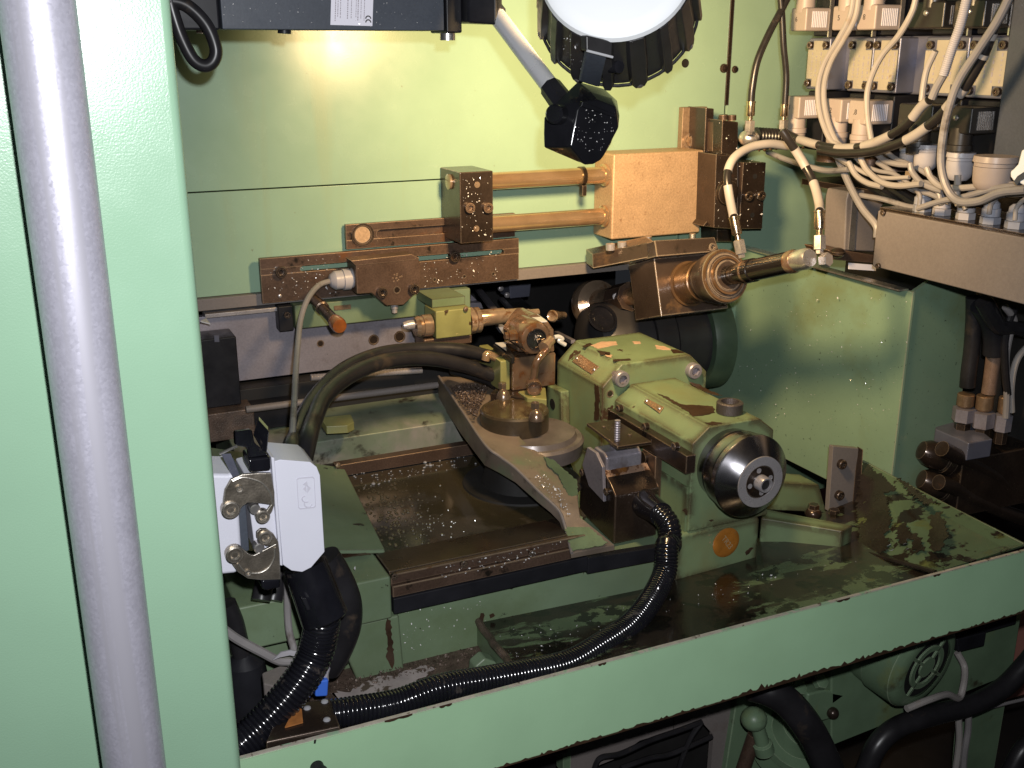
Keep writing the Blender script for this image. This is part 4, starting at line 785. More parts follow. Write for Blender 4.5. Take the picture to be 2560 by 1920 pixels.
# ================================================================== GAUGE / SWITCH BOX clamped to the neck
t = T('probe_housing', 'dark brown cast housing with a flaking rusty top beside the headstock neck', 'housing', (.72, 1.2, .84))
x0 = .684; x1 = .755
A1 = p('w', 480, 965, Y=1.15); 
O('casting', MB().prism([(x0, 1.150, .842), (x0, 1.150, .9145), (x0, 1.165, .927), (x0, 1.185, .938), (x0, 1.225, .938), (x0, 1.252, .915), (x0, 1.252, .852)], (x1-x0, 0, 0)), m_dkst, t, bev=.0022)
O('rusty_top', MB().prism([(x0+.001, 1.1515, .9155), (x1-.001, 1.1515, .9155), (x1-.001, 1.184, .9385), (x0+.001, 1.184, .9385)], (0, .0012, .0012)), m_flake, t)
O('cap_block', MB().prism([(x0+.004, 1.184, .936), (x0+.004, 1.184, .957), (x0+.004, 1.192, .963), (x0+.004, 1.218, .963), (x0+.004, 1.228, .95), (x0+.004, 1.228, .936)], (.058, 0, 0)), m_dark_st, t, bev=.003)
O('side_plate', MB().prism([(x0-.0005, 1.172, .898), (x0-.0005, 1.178, .948), (x0-.0005, 1.198, .962), (x0-.0005, 1.222, .962), (x0-.0005, 1.236, .93), (x0-.0005, 1.215, .905)], (-.005, 0, 0)), m_dark_st, t, bev=.001)
for x, y in ((95, 685), (390, 920)): screw(t, p('w', x, y, X=x0-.001), -XP, .0055, m_dkst)
O('clamp_jaw', MB().box((x1+.001, 1.165, .88), (x1+.012, 1.20, .955)), m_brown, t, bev=.001)
O('end_plug', MB().cyl((x1-.004, 1.192, .945), (x1+.012, 1.192, .945), .009, seg=20), m_dkst, t)
O('stem', MB().box((.706, 1.19, .963), (.728, 1.206, .9845)), m_dark_st, t)
pl_ = [p('w', 130, 88, Z=.988), p('w', 480, 40, Z=.988), p('w', 925, 312, Z=.988), p('w', 508, 372, Z=.988)]
O('contact_plate', MB().prism(pl_, (0, 0, -.0045)), m_dkst, t, bev=.0008)
q = p('w', 500, 300, Z=.988); q2 = p('w', 505, -10, Z=.988)
O('adjusting_screw', thread((q.x, q.y, .985), (q.x, q.y, 1.019), .0042, .0034), m_dark_st, t)
for x, y in ((340, 130), (655, 230)): screw(t, p('w', x, y, Z=.988), ZP, .003, m_dkst, 'button')
gl0, gl1 = p('w', 840, 1060, Y=1.149), p('w', 1010, 1180, Y=1.105)
O('hose_boot', MB().lathe(gl0, gl1-gl0, [(-.004, 0), (-.004, .020), (.008, .0205), (.024, .0175), (.05, .0165), (.052, .0165), (.052, 0)], 28), m_gloss, t)
hz = [gl0.lerp(gl1, .6), gl1, p('w', 1130, 1330, Y=1.085), p('w', 1150, 1560, Y=1.075), p('l', 1570, 120, Y=1.06), p('l', 1555, 300, Y=1.045), p('l', 1470, 480, Y=1.02), p('l', 1330, 660, Y=.990), p('l', 1130, 820, Y=.968), p('l', 900, 950, Y=.950), p('l', 600, 1020, Y=.940), p('l', 300, 1075, Y=.935), p('l', 0, 1130, Y=.934), p('k', 1500, 1235, Y=.934), p('k', 1250, 1280, Y=.934), p('k', 1050, 1310, Y=.937)]
O1('corrugated_hose', corr([q+V((0, 0, .004)) if i > 7 else q for i, q in enumerate(hz)], .0144, .0157, .0044, 20), m_gloss, 'long wet black corrugated hose curving from the brown housing along the front lip', 'hose')

# right support bar and angle bracket
t = T('support_bar', 'green rectangular bar beside the headstock foot under the angle bracket', 'bar', (1.0, 1.2, .75))
zb_ = .832
ba, bb, bc, bd_ = p('n', 395, 815, Z=zb_), p('n', 955, 905, Z=zb_), p('n', 1030, 865, Z=zb_), p('n', 395, 745, Z=zb_)
O('bar', MB().prism([ba, bb, bc, bd_], (0, 0, -.046)), m_head, t, bev=.0025)
O('step_block', MB().prism([p('n', 400, 560, Y=1.26), p('n', 795, 585, Y=1.26), p('n', 850, 780, Y=1.26), p('n', 400, 760, Y=1.26)], (0, .05, 0)), m_head, t, bev=.002)
for x, y in ((755, 785), (895, 820)): O('clamp_screw', MB().sphere(p('n', x, y, Y=1.185), .0135, 14, 8, .8).hexprism(p('n', x, y, Y=1.185), ZP, .009, .016), m_dkst, t)
t = T('angle_bracket', 'upright brown steel angle bracket with two socket screws in front of the guard', 'bracket', p('n', 960, 860, Y=1.2))
O('upright', MB().prism([p('n', 893, 320, Y=1.22), p('n', 1070, 335, Y=1.22), p('n', 1020, 860, Y=1.22), p('n', 862, 770, Y=1.22)], (0, .010, 0)), m_beige, t, bev=.001)
O('side_flange', MB().prism([p('n', 1072, 330, Y=1.22), p('n', 1100, 345, Y=1.21), p('n', 1060, 990, Y=1.18), p('n', 1024, 870, Y=1.2)], (0.002, .006, 0)), m_dkst, t)
for x, y in ((945, 440), (928, 655)): screw(t, p('n', x, y, Y=1.2195), YN, .008, m_dkst)
sl = MB(); rg = random.Random(4)
for k in range(160):
    x = rg.uniform(600, 1060); y = 1060+ (x-600)*.03+rg.gauss(0, 14)-(max(0, x-900)*.35); flake(sl, p('n', x, y, Y=1.14+rg.random()*.01), rg.uniform(.0015, .0035), rg)
O1('chip_line', sl, m_chip, 'line of bright chips and goo under the support bar', 'chips', kind='stuff')
# ================================================================== GREY INDUSTRIAL PLUG, bottom left
yc = .95
t = T('industrial_plug', 'light grey industrial plug with two nickel locking levers beside the pale column', 'plug', (.19, .97, .99))
hood = P('j', [(640, 400), (665, 372), (920, 392), (955, 440), (968, 470), (1000, 1050), (985, 1100), (900, 1150), (735, 1165), (705, 1130), (655, 480)], Y=yc)
hood_pts = P('j', [(652, 425), (690, 412), (900, 428), (945, 462), (968, 520), (1000, 1045), (1000, 1050), (908, 1158), (845, 1190), (770, 1180), (712, 1140)], Y=yc)
O('hood', MB().prism(hood_pts, (0, .052, 0)), m_conn, t, bev=.0055, seg=4)
O('hood_rim', MB().prism(P('j', [(630, 395), (655, 400), (712, 1150), (690, 1145)], Y=yc-.001), (0, .054, 0)), m_conn, t, bev=.0012)
O('hood_step', MB().prism(P('j', [(450, 520), (628, 470), (690, 1120), (520, 1050)], Y=yc+.004), (0, .048, 0)), m_conn, t, bev=.0015)
O('gasket', MB().prism(P('j', [(392, 530), (440, 520), (480, 1040), (425, 1060)], Y=yc+.004), (0, .05, 0)), m_slate, t, bev=.001)
O('base_housing', MB().prism(P('j', [(60, 510), (330, 515), (395, 500), (430, 1060), (400, 1200), (60, 1235)], Y=yc+.002), (0, .055, 0)), m_conn, t, bev=.004, seg=3)
O('earth_strap', MB().prism([p('j', 290, 372, Z=1.138), p('j', 350, 370, Z=1.138), p('j', 412, 520, Y=yc), p('j', 365, 525, Y=yc)], (0, .001, -.002)), m_valve, t)
# embossed logo frame and marks
def frame(c, pts, wd, y, m, par, n):
    q = P(c, pts, Y=y); cen = sum(q, V((0, 0, 0)))/len(q); inn = [cen+(a-cen)*(1-wd) for a in q]; mb = MB()
    for k in range(len(q)): k2 = (k+1) % len(q); mb.prism([q[k], q[k2], inn[k2], inn[k]], (0, .0006, 0))
    return O(n, mb, m, par)
frame('j', [(806, 548), (818, 538), (918, 530), (930, 540), (940, 735), (930, 746), (830, 758), (818, 748)], .075, yc-.0005, m_emb, t, 'embossed_frame')
mk = MB()
for tri in ([(848, 585), (878, 560), (884, 600)], [(850, 615), (872, 592), (876, 640)], [(882, 590), (905, 608), (880, 645)]): mk.prism(P('j', tri, Y=yc-.0004), (0, .0006, 0))
for cx_, cy_, a0_ in ((870, 685, .9), (885, 720, .1)):
    pts = [p('j', cx_+26*cos(a0_+k*.28), cy_+22*sin(a0_+k*.28), Y=yc-.0002) for k in range(14)]; mk.tube(pts, .0006, 5, raw=True)
O('embossed_mark', mk, m_emb, t)
# locking levers: crescent plates with rivets
def lever(name, outer, rim, rivets, pins, handle):
    L = O('locking_lever', MB().prism(P('j', outer, Y=yc-.007), (0, .0035, 0)), m_nick, t, bev=.001)
    O('lever_rim', MB().tube(P('j', rim, Y=yc-.0075), .0011, 8, 6), m_nick, L)
    for x, y, r in rivets: O('rivet', MB().lathe(p('j', x, y, Y=yc-.0068), YN, [(-.006, 0), (-.006, r), (.0018, r), (.0028, r*.85), (.0026, r*.5), (.0012, r*.35), (.0012, 0)], 20), m_nick, L)
    for x, y, r in pins: O('pin', MB().lathe(p('j', x, y, Y=yc-.004), YN, [(-.008, 0), (-.008, r), (.002, r), (.003, r*.8), (.003, 0)], 16), m_zinc, L)
    return L
lever('upper', [(300, 690), (310, 620), (350, 550), (430, 515), (540, 505), (632, 505), (655, 640), (655, 720), (640, 770), (600, 830), (575, 848), (540, 845), (520, 810), (530, 770), (560, 760), (600, 765), (628, 725), (560, 715), (510, 712), (470, 712), (435, 735), (410, 770), (380, 805), (345, 815), (312, 790), (298, 740)],
      [(365, 560), (430, 535), (520, 552), (580, 585), (625, 650), (640, 720)], [(350, 758, .0088), (572, 805, .0068), (408, 610, .0035)], [(517, 752, .0052)], None)
lever('lower', [(330, 1030), (350, 1008), (400, 1005), (440, 1035), (475, 1065), (510, 1075), (560, 1050), (640, 1008), (655, 1000), (600, 1010), (560, 990), (530, 950), (530, 915), (555, 892), (600, 892), (650, 930), (680, 980), (690, 1060), (695, 1240), (560, 1245), (470, 1235), (400, 1190), (350, 1120), (328, 1070)],
      [(400, 1130), (450, 1185), (540, 1195), (610, 1160), (650, 1090), (655, 1020)], [(378, 1068, .0088), (588, 950, .0068), (468, 1190, .0035)], [(545, 1020, .0052)], None)
# black plastic grips
g = O('lever_grip', MB().prism([p('j', 470, 410, Y=yc-.008), p('j', 628, 392, Y=yc-.008), p('j', 632, 490, Y=yc-.008), p('j', 485, 505, Y=yc-.008)], (0, .03, 0)), m_gloss, t, bev=.0025)
O('grip_plate', MB().prism([p('j', 380, 215, Y=yc+.02), p('j', 500, 200, Y=yc+.02), p('j', 520, 300, Y=yc+.0), p('j', 625, 380, Y=yc-.008), p('j', 478, 400, Y=yc-.006), p('j', 470, 330, Y=yc+.005), p('j', 385, 315, Y=yc+.015)], (0, .012, -.003)), m_gloss, t, bev=.002)
O('grip_fin', MB().prism([p('j', 540, 135, Y=yc+.02), p('j', 615, 220, Y=yc), p('j', 600, 365, Y=yc-.005), p('j', 570, 360, Y=yc), p('j', 505, 245, Y=yc+.02)], (.003, .012, 0)), m_gloss, t, bev=.0015)
O('lever_grip', MB().prism(P('j', [(560, 1245), (695, 1232), (700, 1300), (600, 1325), (565, 1310)], Y=yc-.006), (0, .02, 0)), m_gloss, t, bev=.003)
O('wire_bail', MB().tube([p('j', 275, 372, Y=yc+.03), p('j', 400, 315, Y=yc+.02)], .0014, 8, 3), m_zinc, t)
# boot and corrugated hose hanging from the plug
b0, b1 = p('j', 875, 1170, Y=.975), p('k', 985, 580, Y=.962)
tb = T('hose_boot', 'black plastic hose collar screwed under the light grey plug', 'collar', b1)
O('collar', MB().lathe(b0, b1-b0, [(-.005, 0), (-.005, .0225), (.030, .0235), (.055, .0245), (.057, .0225), ((b1-b0).length, .0205), ((b1-b0).length, 0)], 32), m_gloss, tb)
O('latch', MB().prism(P('k', [(835, 480), (880, 500), (905, 565), (880, 575)], Y=.944), (0, .006, 0)), m_black, tb, bev=.001)
hp = [b0.lerp(b1, .75), b1, p('k', 975, 700, Y=.965), p('k', 945, 840, Y=.965), p('k', 885, 970, Y=.96), p('k', 790, 1110, Y=.955), p('k', 665, 1260, Y=.95), p('k', 530, 1400, Y=.945), p('k', 420, 1500, Y=.94), p('k', 330, 1590, Y=.935)]
O1('corrugated_hose', corr(hp, .0176, .0192, .0050, 24), m_gloss, 'glossy black corrugated hose hanging from the light grey plug down behind the column', 'hose')
bh = [p('k', 1000, 200, Y=1.02), p('k', 1080, 330, Y=1.02), p('k', 1150, 500, Y=1.02), p('k', 1150, 680, Y=1.02), p('k', 1085, 850, Y=1.03), p('k', 1020, 960, Y=1.04)]
O1('bulky_black_hose', MB().tube(bh, lambda L, i: .0165, 18, 10), m_rub, 'thick black rubber hose bulging behind the corrugated hose of the grey plug', 'hose')
t = T('shiny_clip', 'small glossy black cable clip on the green bed behind the corrugated hose', 'clip', p('k', 1130, 920, Y=1.08))
O('clip_body', MB().prism(P('k', [(1065, 880), (1165, 850), (1175, 940), (1060, 975)], Y=1.075), (0, .015, 0)), m_gloss, t, bev=.003)
# bits under the plug
t = T('brown_junction_block', 'brown block with a rusty foot lying in the tray behind the hoses', 'block', p('k', 750, 1250, Z=.80))
O('top', MB().prism([p('k', 565, 1000, Z=.862), p('k', 690, 950, Z=.862), p('k', 800, 960, Z=.862), p('k', 880, 1010, Z=.862), p('k', 700, 1105, Z=.862), p('k', 575, 1075, Z=.862)], (0, 0, -.07)), m_beige, t, bev=.002)
O('base', MB().prism([p('k', 590, 1480, Z=.846), p('k', 1110, 1370, Z=.846), p('k', 1035, 1170, Z=.846), p('k', 700, 1230, Z=.846)], (0, 0, -.035)), m_dkst, t, bev=.002)
O('rusty_patch', MB().prism([p('k', 725, 1375, Z=.848), p('k', 850, 1340, Z=.848), p('k', 840, 1230, Z=.848), p('k', 790, 1250, Z=.848)], (0, 0, -.0015)), m_rust, t)
for x, y in ((880, 1245), (1015, 1325), (1000, 1200)): O('drop', MB().sphere(p('k', x, y, Z=.8465), .004, 10, 6, .6), m_drop, t)
t = T('blue_connector', 'small bright blue cable connector between the hose and the sludge', 'connector', p('k', 980, 1170, Y=1.0))
O('body', MB().prism(P('k', [(965, 1060), (1030, 1050), (1022, 1165), (935, 1170), (942, 1090)], Y=1.0), (0, .02, 0)), m_blue, t, bev=.002)
O('plug_tip', MB().tube([p('k', 1000, 1055, Y=1.01), p('k', 1000, 1010, Y=1.01), p('k', 1012, 965, Y=1.01)], .0045, 10), m_gland, t)
O1('ribbon_cable', MB().prism([p('k', 640, 915, Y=1.03), p('k', 700, 860, Y=1.02), p('k', 770, 846, Y=1.01), p('k', 830, 858, Y=1.01), p('k', 825, 895, Y=1.01), p('k', 760, 880, Y=1.01), p('k', 690, 895, Y=1.02)], (0, .002, 0)), m_gland, 'pale flat cable tie looping behind the corrugated hose', 'cable tie')
O1('grey_cable', MB().tube(P('k', [(300, 700), (400, 770), (560, 855), (680, 915), (780, 925), (900, 980)], Y=1.04), .0052, 10, 8), m_cable2, 'grey cable slanting from the column towards the corrugated hose', 'cable')
t = T('black_gland_nut', 'black cable gland in shadow beside the column foot', 'cable gland', p('k', 430, 1200, Y=1.05))
O('body', MB().lathe(p('k', 440, 860, Y=1.08), (.02, .0, -1), [(0, 0), (0, .010), (.012, .022), (.05, .026), (.09, .024), (.092, 0)], 18), m_black, t)
O('stub', MB().tube(P('k', [(320, 520), (370, 640), (400, 760), (430, 880)], Y=1.08), .011, 12), m_rub, t)
sl = MB(); rg = random.Random(8)
for k in range(1500):
    x = rg.uniform(1000, 2100); y = rg.uniform(830, 1120)
    if y < 1160-(x-1000)*.24 and y > 1085-(x-1000)*.26: flake(sl, p('k', x, y, Z=.769+rg.random()*.004), rg.uniform(.001, .0026), rg)
O1('chip_sludge', sl, m_sludge, 'brown sludge of metal chips along the foot of the green bed', 'sludge', kind='stuff')
O1('pale_weld_lug', MB().prism(P('k', [(2040, 960), (2110, 900), (2190, 930), (2210, 1000), (2180, 1080), (2030, 1080)], Y=1.02), (0, .02, 0)), m_bed, 'green welded lug under the left end of the sloping tray sheet', 'lug', bev=.003)

# ================================================================== VALVE BANK on the right
def gland(name, label, c, r, m, parent=None, group=None, cable=None):
    pass
XV = 1.2
def valve(i, y0, y1, label, coilm, plugm, nt, nb, lower_black):
    t = T('solenoid_valve', label, 'valve', (XV+.05, (y0+y1)/2, 1.30), 'solenoid valves on the right wall')
    O('valve_body', MB().box((XV+.001, y0, 1.432), (XV+.12, y1, 1.512)), m_valve, t, bev=.0025)
    w_ = y1-y0; z0, z1 = 1.4365, 1.5095
    lab = O('label_plate', MB().prism([(XV, y0+.002, z0+.012), (XV, y0+.002, z1-.016), (XV, y0+w_*.30, z1-.016), (XV, y0+w_*.30, z1-.002), (XV, y1-w_*.28, z1-.002), (XV, y1-w_*.28, z1-.016), (XV, y1-.002, z1-.016), (XV, y1-.002, z0+.012), (XV, y1-w_*.3, z0+.012), (XV, y1-w_*.3, z0), (XV, y0+w_*.3, z0), (XV, y0+w_*.3, z0+.012)], (-.0008, 0, 0)), m_label, t)
    tx = MB(); rg = random.Random(20+i)
    for cc in range(4):
        y = y0+w_*(.12+.2*cc); z = z0+.016
        while z < z1-.022:
            ln = rg.uniform(.0012, .006); tx.box((XV-.0012, y, z), (XV-.0009, y+.0022, z+ln)); z += ln+rg.uniform(.0015, .005)
    O('small_print', tx, m_ink2, lab)
    for yy, zz in ((y0+w_*.14, z1-.0085), (y1-w_*.14, z1-.0085), (y0+w_*.14, z0+.005), (y1-w_*.14, z0+.005)): screw(t, (XV, yy, zz), -XP, .0058, m_dkst)
    # coils above and below, square, black
    O('upper_coil', MB().box((XV+.004, y0+.004, 1.5145), (XV+.075, y1-.004, 1.60)), m_black, t, bev=.003)
    O('lower_coil', MB().box((XV+.004, y0+.004, 1.335), (XV+.075, y1-.004, 1.4295)), m_black, t, bev=.003)
    O('coil_yoke', MB().box((XV-.004, y0+.001, 1.513), (XV+.003, y0+.0035, 1.595)), m_zinc, t)
    O('lower_stub', MB().cyl((XV+.04, (y0+y1)/2, 1.334), (XV+.04, (y0+y1)/2, 1.315), .02, seg=20), m_gland2 if lower_black else m_brown, t)
    def plug(zc_, up, m, num, nm):
        xa, ya, yb_ = 1.15, y0+.002, y1-.012
        q = O(nm, MB().box((xa, ya, zc_-.0175), (XV+.003, yb_, zc_+.0175)), m, t, bev=.003)
        lp = MB()
        for k in range(9): lp.box((xa+.012+k*.0034, ya-.0008, zc_-.012), (xa+.0136+k*.0034, ya-.0001, zc_+.012))
        O('rating_label', lp, m_stick if m is m_plug else m_zinc, q)
        s = 1 if up else -1
        O('gland_neck', MB().lathe((xa+.013, (ya+yb_)/2, zc_), ZP*s, [(.01, 0), (.01, .0150), (.032, .0150), (.033, .0172), (.040, .0172), (.041, .0160), (.050, .0155), (.052, 0)], 22), m, q)
        if num: text(num, .011, (xa-.0003, (ya+yb_)/2+.004, zc_), (0, -1, 0), -XP, m_ink, q)
        else: screw(q, (xa, (ya+yb_)/2, zc_+.003), -XP, .004, m_zinc, 'button')
    plug(1.5395, True, plugm, nt, 'upper_plug'); plug(1.405, False, m_plugk if lower_black else m_plug, nb, 'lower_plug')
valve(0, 1.398, 1.450, 'first solenoid valve beside the green panel with beige plugs marked 6 and 1', m_black, m_plug, '6', '1', False)
valve(1, 1.300, 1.352, 'second solenoid valve from the green panel with beige plugs marked 5 and 2', m_black, m_plug, '5', '2', False)
valve(2, 1.246, 1.298, 'third solenoid valve from the green panel with beige plugs marked 8 and .8', m_black, m_plug, '8', '.8', False)
valve(3, 1.118, 1.196, 'wide solenoid valve with black plugs behind the pale ribbed conduit', m_black, m_plugk, None, None, True)
valve(4, 1.050, 1.116, 'rightmost solenoid valve with black plugs behind the banded hose', m_black, m_plugk, None, None, True)
t = T('valve_manifold', 'grey manifold block carrying the row of valves at the right edge', 'manifold', (1.3, 1.25, 1.3))
O('block', MB().box((1.235, .98, 1.43), (1.36, 1.46, 1.514)), m_valve, t, bev=.003)
O('end_block', MB().box((1.19, .90, 1.32), (1.36, 1.046, 1.62)), m_slate, t, bev=.003)
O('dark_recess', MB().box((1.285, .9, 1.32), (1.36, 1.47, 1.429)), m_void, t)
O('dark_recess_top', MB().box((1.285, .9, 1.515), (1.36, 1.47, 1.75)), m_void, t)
# big gland bodies hanging under the right valves
def dome(name, label, c, x, y, X, r, h, m, group=None, cab=True):
    q = p(c, x, y, X=X)
    t = T(name, label, 'cable gland', q-V((0, 0, h)), group)
    O('ring', MB().lathe(q, -ZP, [(0, 0), (0, r), (h*.16, r*1.04), (h*.18, r*.96), (h*.28, r*.96), (h*.28, 0)], 28), m, t)
    O('cup', MB().lathe(q, -ZP, [(h*.29, 0), (h*.29, r*.98), (h*.7, r*.94), (h*.85, r*.85), (h*.97, r*.62), (h, r*.35), (h, 0)], 28), m, t)
    return q-V((0, 0, h))
d1 = dome('dome_gland', 'pale grey domed gland left of the ribbed cable under the valves', 'D', 880, 890, 1.17, .0172, .036, m_gland)
d2 = dome('dome_gland', 'largest pale grey domed gland under the wide black valve plug', 'D', 1350, 1000, 1.16, .0185, .038, m_gland)
d3 = dome('dome_gland', 'small bluish domed gland behind the banded hose under the valves', 'D', 620, 940, 1.2, .0125, .026, m_gland2)
d4 = dome('drum_gland', 'broad grey drum shaped gland with a notch at the right edge', 'D', 1830, 1050, 1.14, .0265, .046, m_plug)
t = T('white_lever_cap', 'white plastic cap cut by the right edge of the photograph above the beige box', 'cap', p('D', 2080, 1300, X=1.1))
O('cap_body', MB().prism(P('D', [(2010, 1260), (2060, 1225), (2120, 1160), (2170, 960), (2260, 950), (2260, 1500), (2140, 1430), (2060, 1400), (2015, 1340)], X=1.09), (.03, 0, 0)), m_cap, t, bev=.003)
O('cap_band', MB().prism(P('D', [(2070, 1400), (2120, 1330), (2210, 1270), (2260, 1260), (2260, 1340), (2150, 1400), (2110, 1460)], X=1.0885), (.02, 0, 0)), m_slate, t)

# ================================================================== BEIGE TERMINAL BOX with glands
t = T('terminal_box', 'long beige terminal box with a row of cable glands on the right', 'box', (1.2, 1.1, 1.19))
O('box_body', MB().box((1.14, .80, 1.1865), (1.33, 1.193, 1.270)), m_beige, t, bev=.002)
O('lid_edge', MB().box((1.142, .80, 1.2705), (1.33, 1.191, 1.2745)), m_dkst, t)
for c, x, y in (('h', 1243, 88), ('h', 1208, 455)): screw(t, p(c, x, y, X=1.1398), -XP, .0042, m_dkst)
gl = [((1505, 1450), 'first small grey gland on the beige box nearest the green panel', m_gland2, .0115), ((1640, 1480), 'second small gland on the beige box with a reddish stain', m_gland, .0112), ((1805, 1510), 'middle small gland on the beige box under the tan cable', m_gland, .0115), ((1975, 1540), 'fourth small bluish gland on the beige box', m_gland2, .0118), ((2150, 1575), 'small bluish gland on the beige box cut by the right edge', m_gland2, .0122)]
gtops = []
for (x, y), lb, m, r in gl:
    q = p('c', x, y, X=1.165); q.z = 1.2748
    g_ = T('box_gland', lb, 'cable gland', q, 'small glands on the beige box')
    O('hex_base', MB().lathe(q, ZP, [(0, 0), (0, r*1.12), (.009, r*1.12), (.010, r*.9), (.010, 0)], 6), m, g_)
    O('dome_nut', MB().lathe(q, ZP, [(.0102, 0), (.0102, r*1.02), (.020, r*1.02), (.021, r*.88), (.027, r*.84), (.031, r*.5), (.032, 0)], 20), m, g_); gtops.append(q+V((0, 0, .032)))
t = T('beige_cabinet', 'beige sheet cabinet end with a painted white corner highlight left of the terminal box', 'cabinet', (1.2, 1.3, 1.15))
O('front', MB().prism(P('h', [(985, 0), (1000, -60), (1340, -90), (1230, 50), (1200, 360), (970, 350)], Y=1.30), (0, .05, 0)), m_beige, t, bev=.003)
O('corner_highlight', MB().prism(P('h', [(1028, -10), (1062, 0), (1040, 350), (1000, 345)], Y=1.298), (0, .004, 0)), m_zinc, t)  # pale strip standing in for the highlight on the corner
O('foot', MB().prism(P('h', [(860, 345), (980, 350), (1200, 385), (1195, 440), (900, 415)], Y=1.29), (0, .06, 0)), m_brown, t, bev=.002)
O('white_label', MB().prism(P('h', [(1003, 435), (1190, 450), (1188, 490), (1003, 478)], Y=1.288), (0, .002, 0)), m_stick, t)
O('foot_clamp', MB().sphere(p('h', 925, 365, Y=1.285), .012, 12, 7, .7), m_dkst, t)

# ================================================================== CABLES AND HOSES on the right
def cab(label, pts, r, m, name='cable', group='cables by the valves', cat='cable', **kw):
    return O1(name, MB().tube(pts, r, 10, 10), m, label, cat, group)
def cp_(c, pts, X): return [p(c, a, b, X=X) for a, b in pts]
cab('pair of pale cables curving down from the top, left one', cp_('c', [(1040, -60), (1010, 110), (930, 270), (840, 420), (795, 560), (790, 700), (815, 830), (870, 960), (930, 1010)], 1.135), .0044, m_cable)
cab('pair of pale cables curving down from the top, right one', cp_('c', [(1075, -60), (1045, 120), (960, 280), (880, 420), (835, 560), (830, 700), (860, 850), (910, 970), (950, 1015)], 1.139), .0043, m_cable)
cab('pale cable curving down between the second and third valve', cp_('c', [(1475, -60), (1440, 80), (1350, 240), (1240, 370), (1170, 500), (1130, 640), (1130, 790), (1150, 930), (1165, 1000)], 1.135), .0044, m_cable)
t = T('ribbed_conduit', 'pale ribbed conduit slanting down in front of the wide valve', 'conduit', p('c', 1650, 540, X=1.12))
O('conduit', corr(cp_('c', [(1830, -60), (1770, 180), (1720, 320), (1655, 520)], 1.12), .0058, .0064, .0026, 12), m_gland, t)
O('conduit_end', MB().tube(cp_('c', [(1655, 520), (1610, 600), (1575, 680)], 1.12), .0054, 10), m_cable2, t)
cab('pale cable bending down behind the ribbed conduit', cp_('c', [(1600, 350), (1545, 470), (1520, 580), (1505, 700)], 1.13), .0044, m_cable)
cab('light grey cable slanting across the rightmost valve', cp_('c', [(2130, -60), (2030, 140), (1900, 340), (1760, 560), (1690, 760), (1650, 960), (1640, 1140), (1680, 1300), (1760, 1390), (1900, 1390), (2050, 1330), (2230, 1310)], 1.105), .0054, m_cable2)
# black and white banded hoses
def banded(name, label, pts, r, bands, X=None, mw=m_cable, mk=m_hosek, group=None):
    """hose of dark rubber with pale sleeves between the fractions given"""
    q = curve(pts, 14); n = len(q)-1
    t = T(name, label, 'hose', q[n//2], group)
    O('hose', MB().tube(q, r, 14, raw=True), mk, t)
    for a, b in bands:
        i0, i1 = int(a*n), max(int(a*n)+1, int(b*n)); O('pale_sleeve', MB().tube(q[i0:i1+1], r*1.10, 14, raw=True), mw, t)
    return t
banded('banded_hose', 'upper black and white banded hose sweeping from the slide up past the valves', cp_('c', [(560, 915), (650, 960), (780, 1000), (940, 1025), (1100, 1010), (1260, 950), (1400, 860), (1500, 740), (1560, 690)], 1.125), .0062, [(.14, .26), (.36, .47), (.50, .66), (.80, .985)], group='banded hoses by the valves')
banded('banded_hose', 'lower black and white banded hose sweeping up to the top right corner', cp_('c', [(800, 1040), (950, 1060), (1150, 1050), (1320, 1000), (1450, 940), (1600, 830), (1720, 700), (1800, 610), (1880, 480), (1950, 340), (2010, 180), (2100, 0), (2130, -60)], 1.118), .0065, [(.30, .39), (.47, .505), (.545, .585), (.715, .735), (.79, .815)], group='banded hoses by the valves')
loopL = [p('c', 580, 1010, Y=1.33), p('c', 450, 995, Y=1.33), p('c', 320, 1020, Y=1.33), p('c', 210, 1090, Y=1.32), p('c', 162, 1200, Y=1.31), p('c', 170, 1320, Y=1.30), p('c', 200, 1480, Y=1.295), p('h', 207, 120, Y=1.29)]
banded('looped_hose', 'pale hose loop with one black band running to the rear of the air cylinder', loopL, .0060, [(0, .56), (.68, .97)], mw=m_cable)
loopR = [p('c', 540, 900, Y=1.24), p('c', 580, 960, Y=1.235), p('c', 640, 1050, Y=1.23), p('c', 700, 1150, Y=1.22), p('c', 760, 1270, Y=1.20), p('c', 795, 1400, Y=1.17), p('h', 800, 80, Y=1.15)]
banded('looped_hose', 'pale hose with one black band running to the front banjo of the air cylinder', loopR, .0060, [(.30, .52), (.66, .99)], mw=m_cable)
# two dark hoses with brass ends coming down from the top
for lb, pts, bt, tp_, rr in (('left of two dark hoses hanging in front of the green panel with a brass end', [(600, -60), (540, 60), (450, 230), (370, 420), (335, 600), (325, 710)], (312, 930), (325, 700), .0066), ('right of two dark hoses hanging in front of the green panel with a brass end', [(525, -60), (540, 120), (550, 320), (568, 520), (560, 720)], (545, 910), (556, 720), .0060)):
    O1('dark_hose', MB().tube(P('c', pts, Y=1.40), rr*.86, 12, 10), m_hosek, lb, 'hose', 'two dark hoses in front of the green panel')
    fitting('hose_fitting', lb.replace('dark hoses hanging', 'upright brass fittings on the dark hoses').replace(' with a brass end', ''), p('c', *bt, Y=1.40), p('c', *tp_, Y=1.40), rr)
t = T('cylinder_union', 'zinc elbow union between the black slide and a ribbed black hose', 'union', p('c', 310, 950, Y=1.42))
O('union_body', MB().sphere(p('c', 312, 955, Y=1.42), .017, 18, 10, .8), m_zinc, t)
O('ribbed_hose', corr([p('c', 355, 940, Y=1.43), p('c', 450, 945, Y=1.43), p('c', 545, 950, Y=1.43)], .0125, .0142, .0062, 16), m_hosek, t)
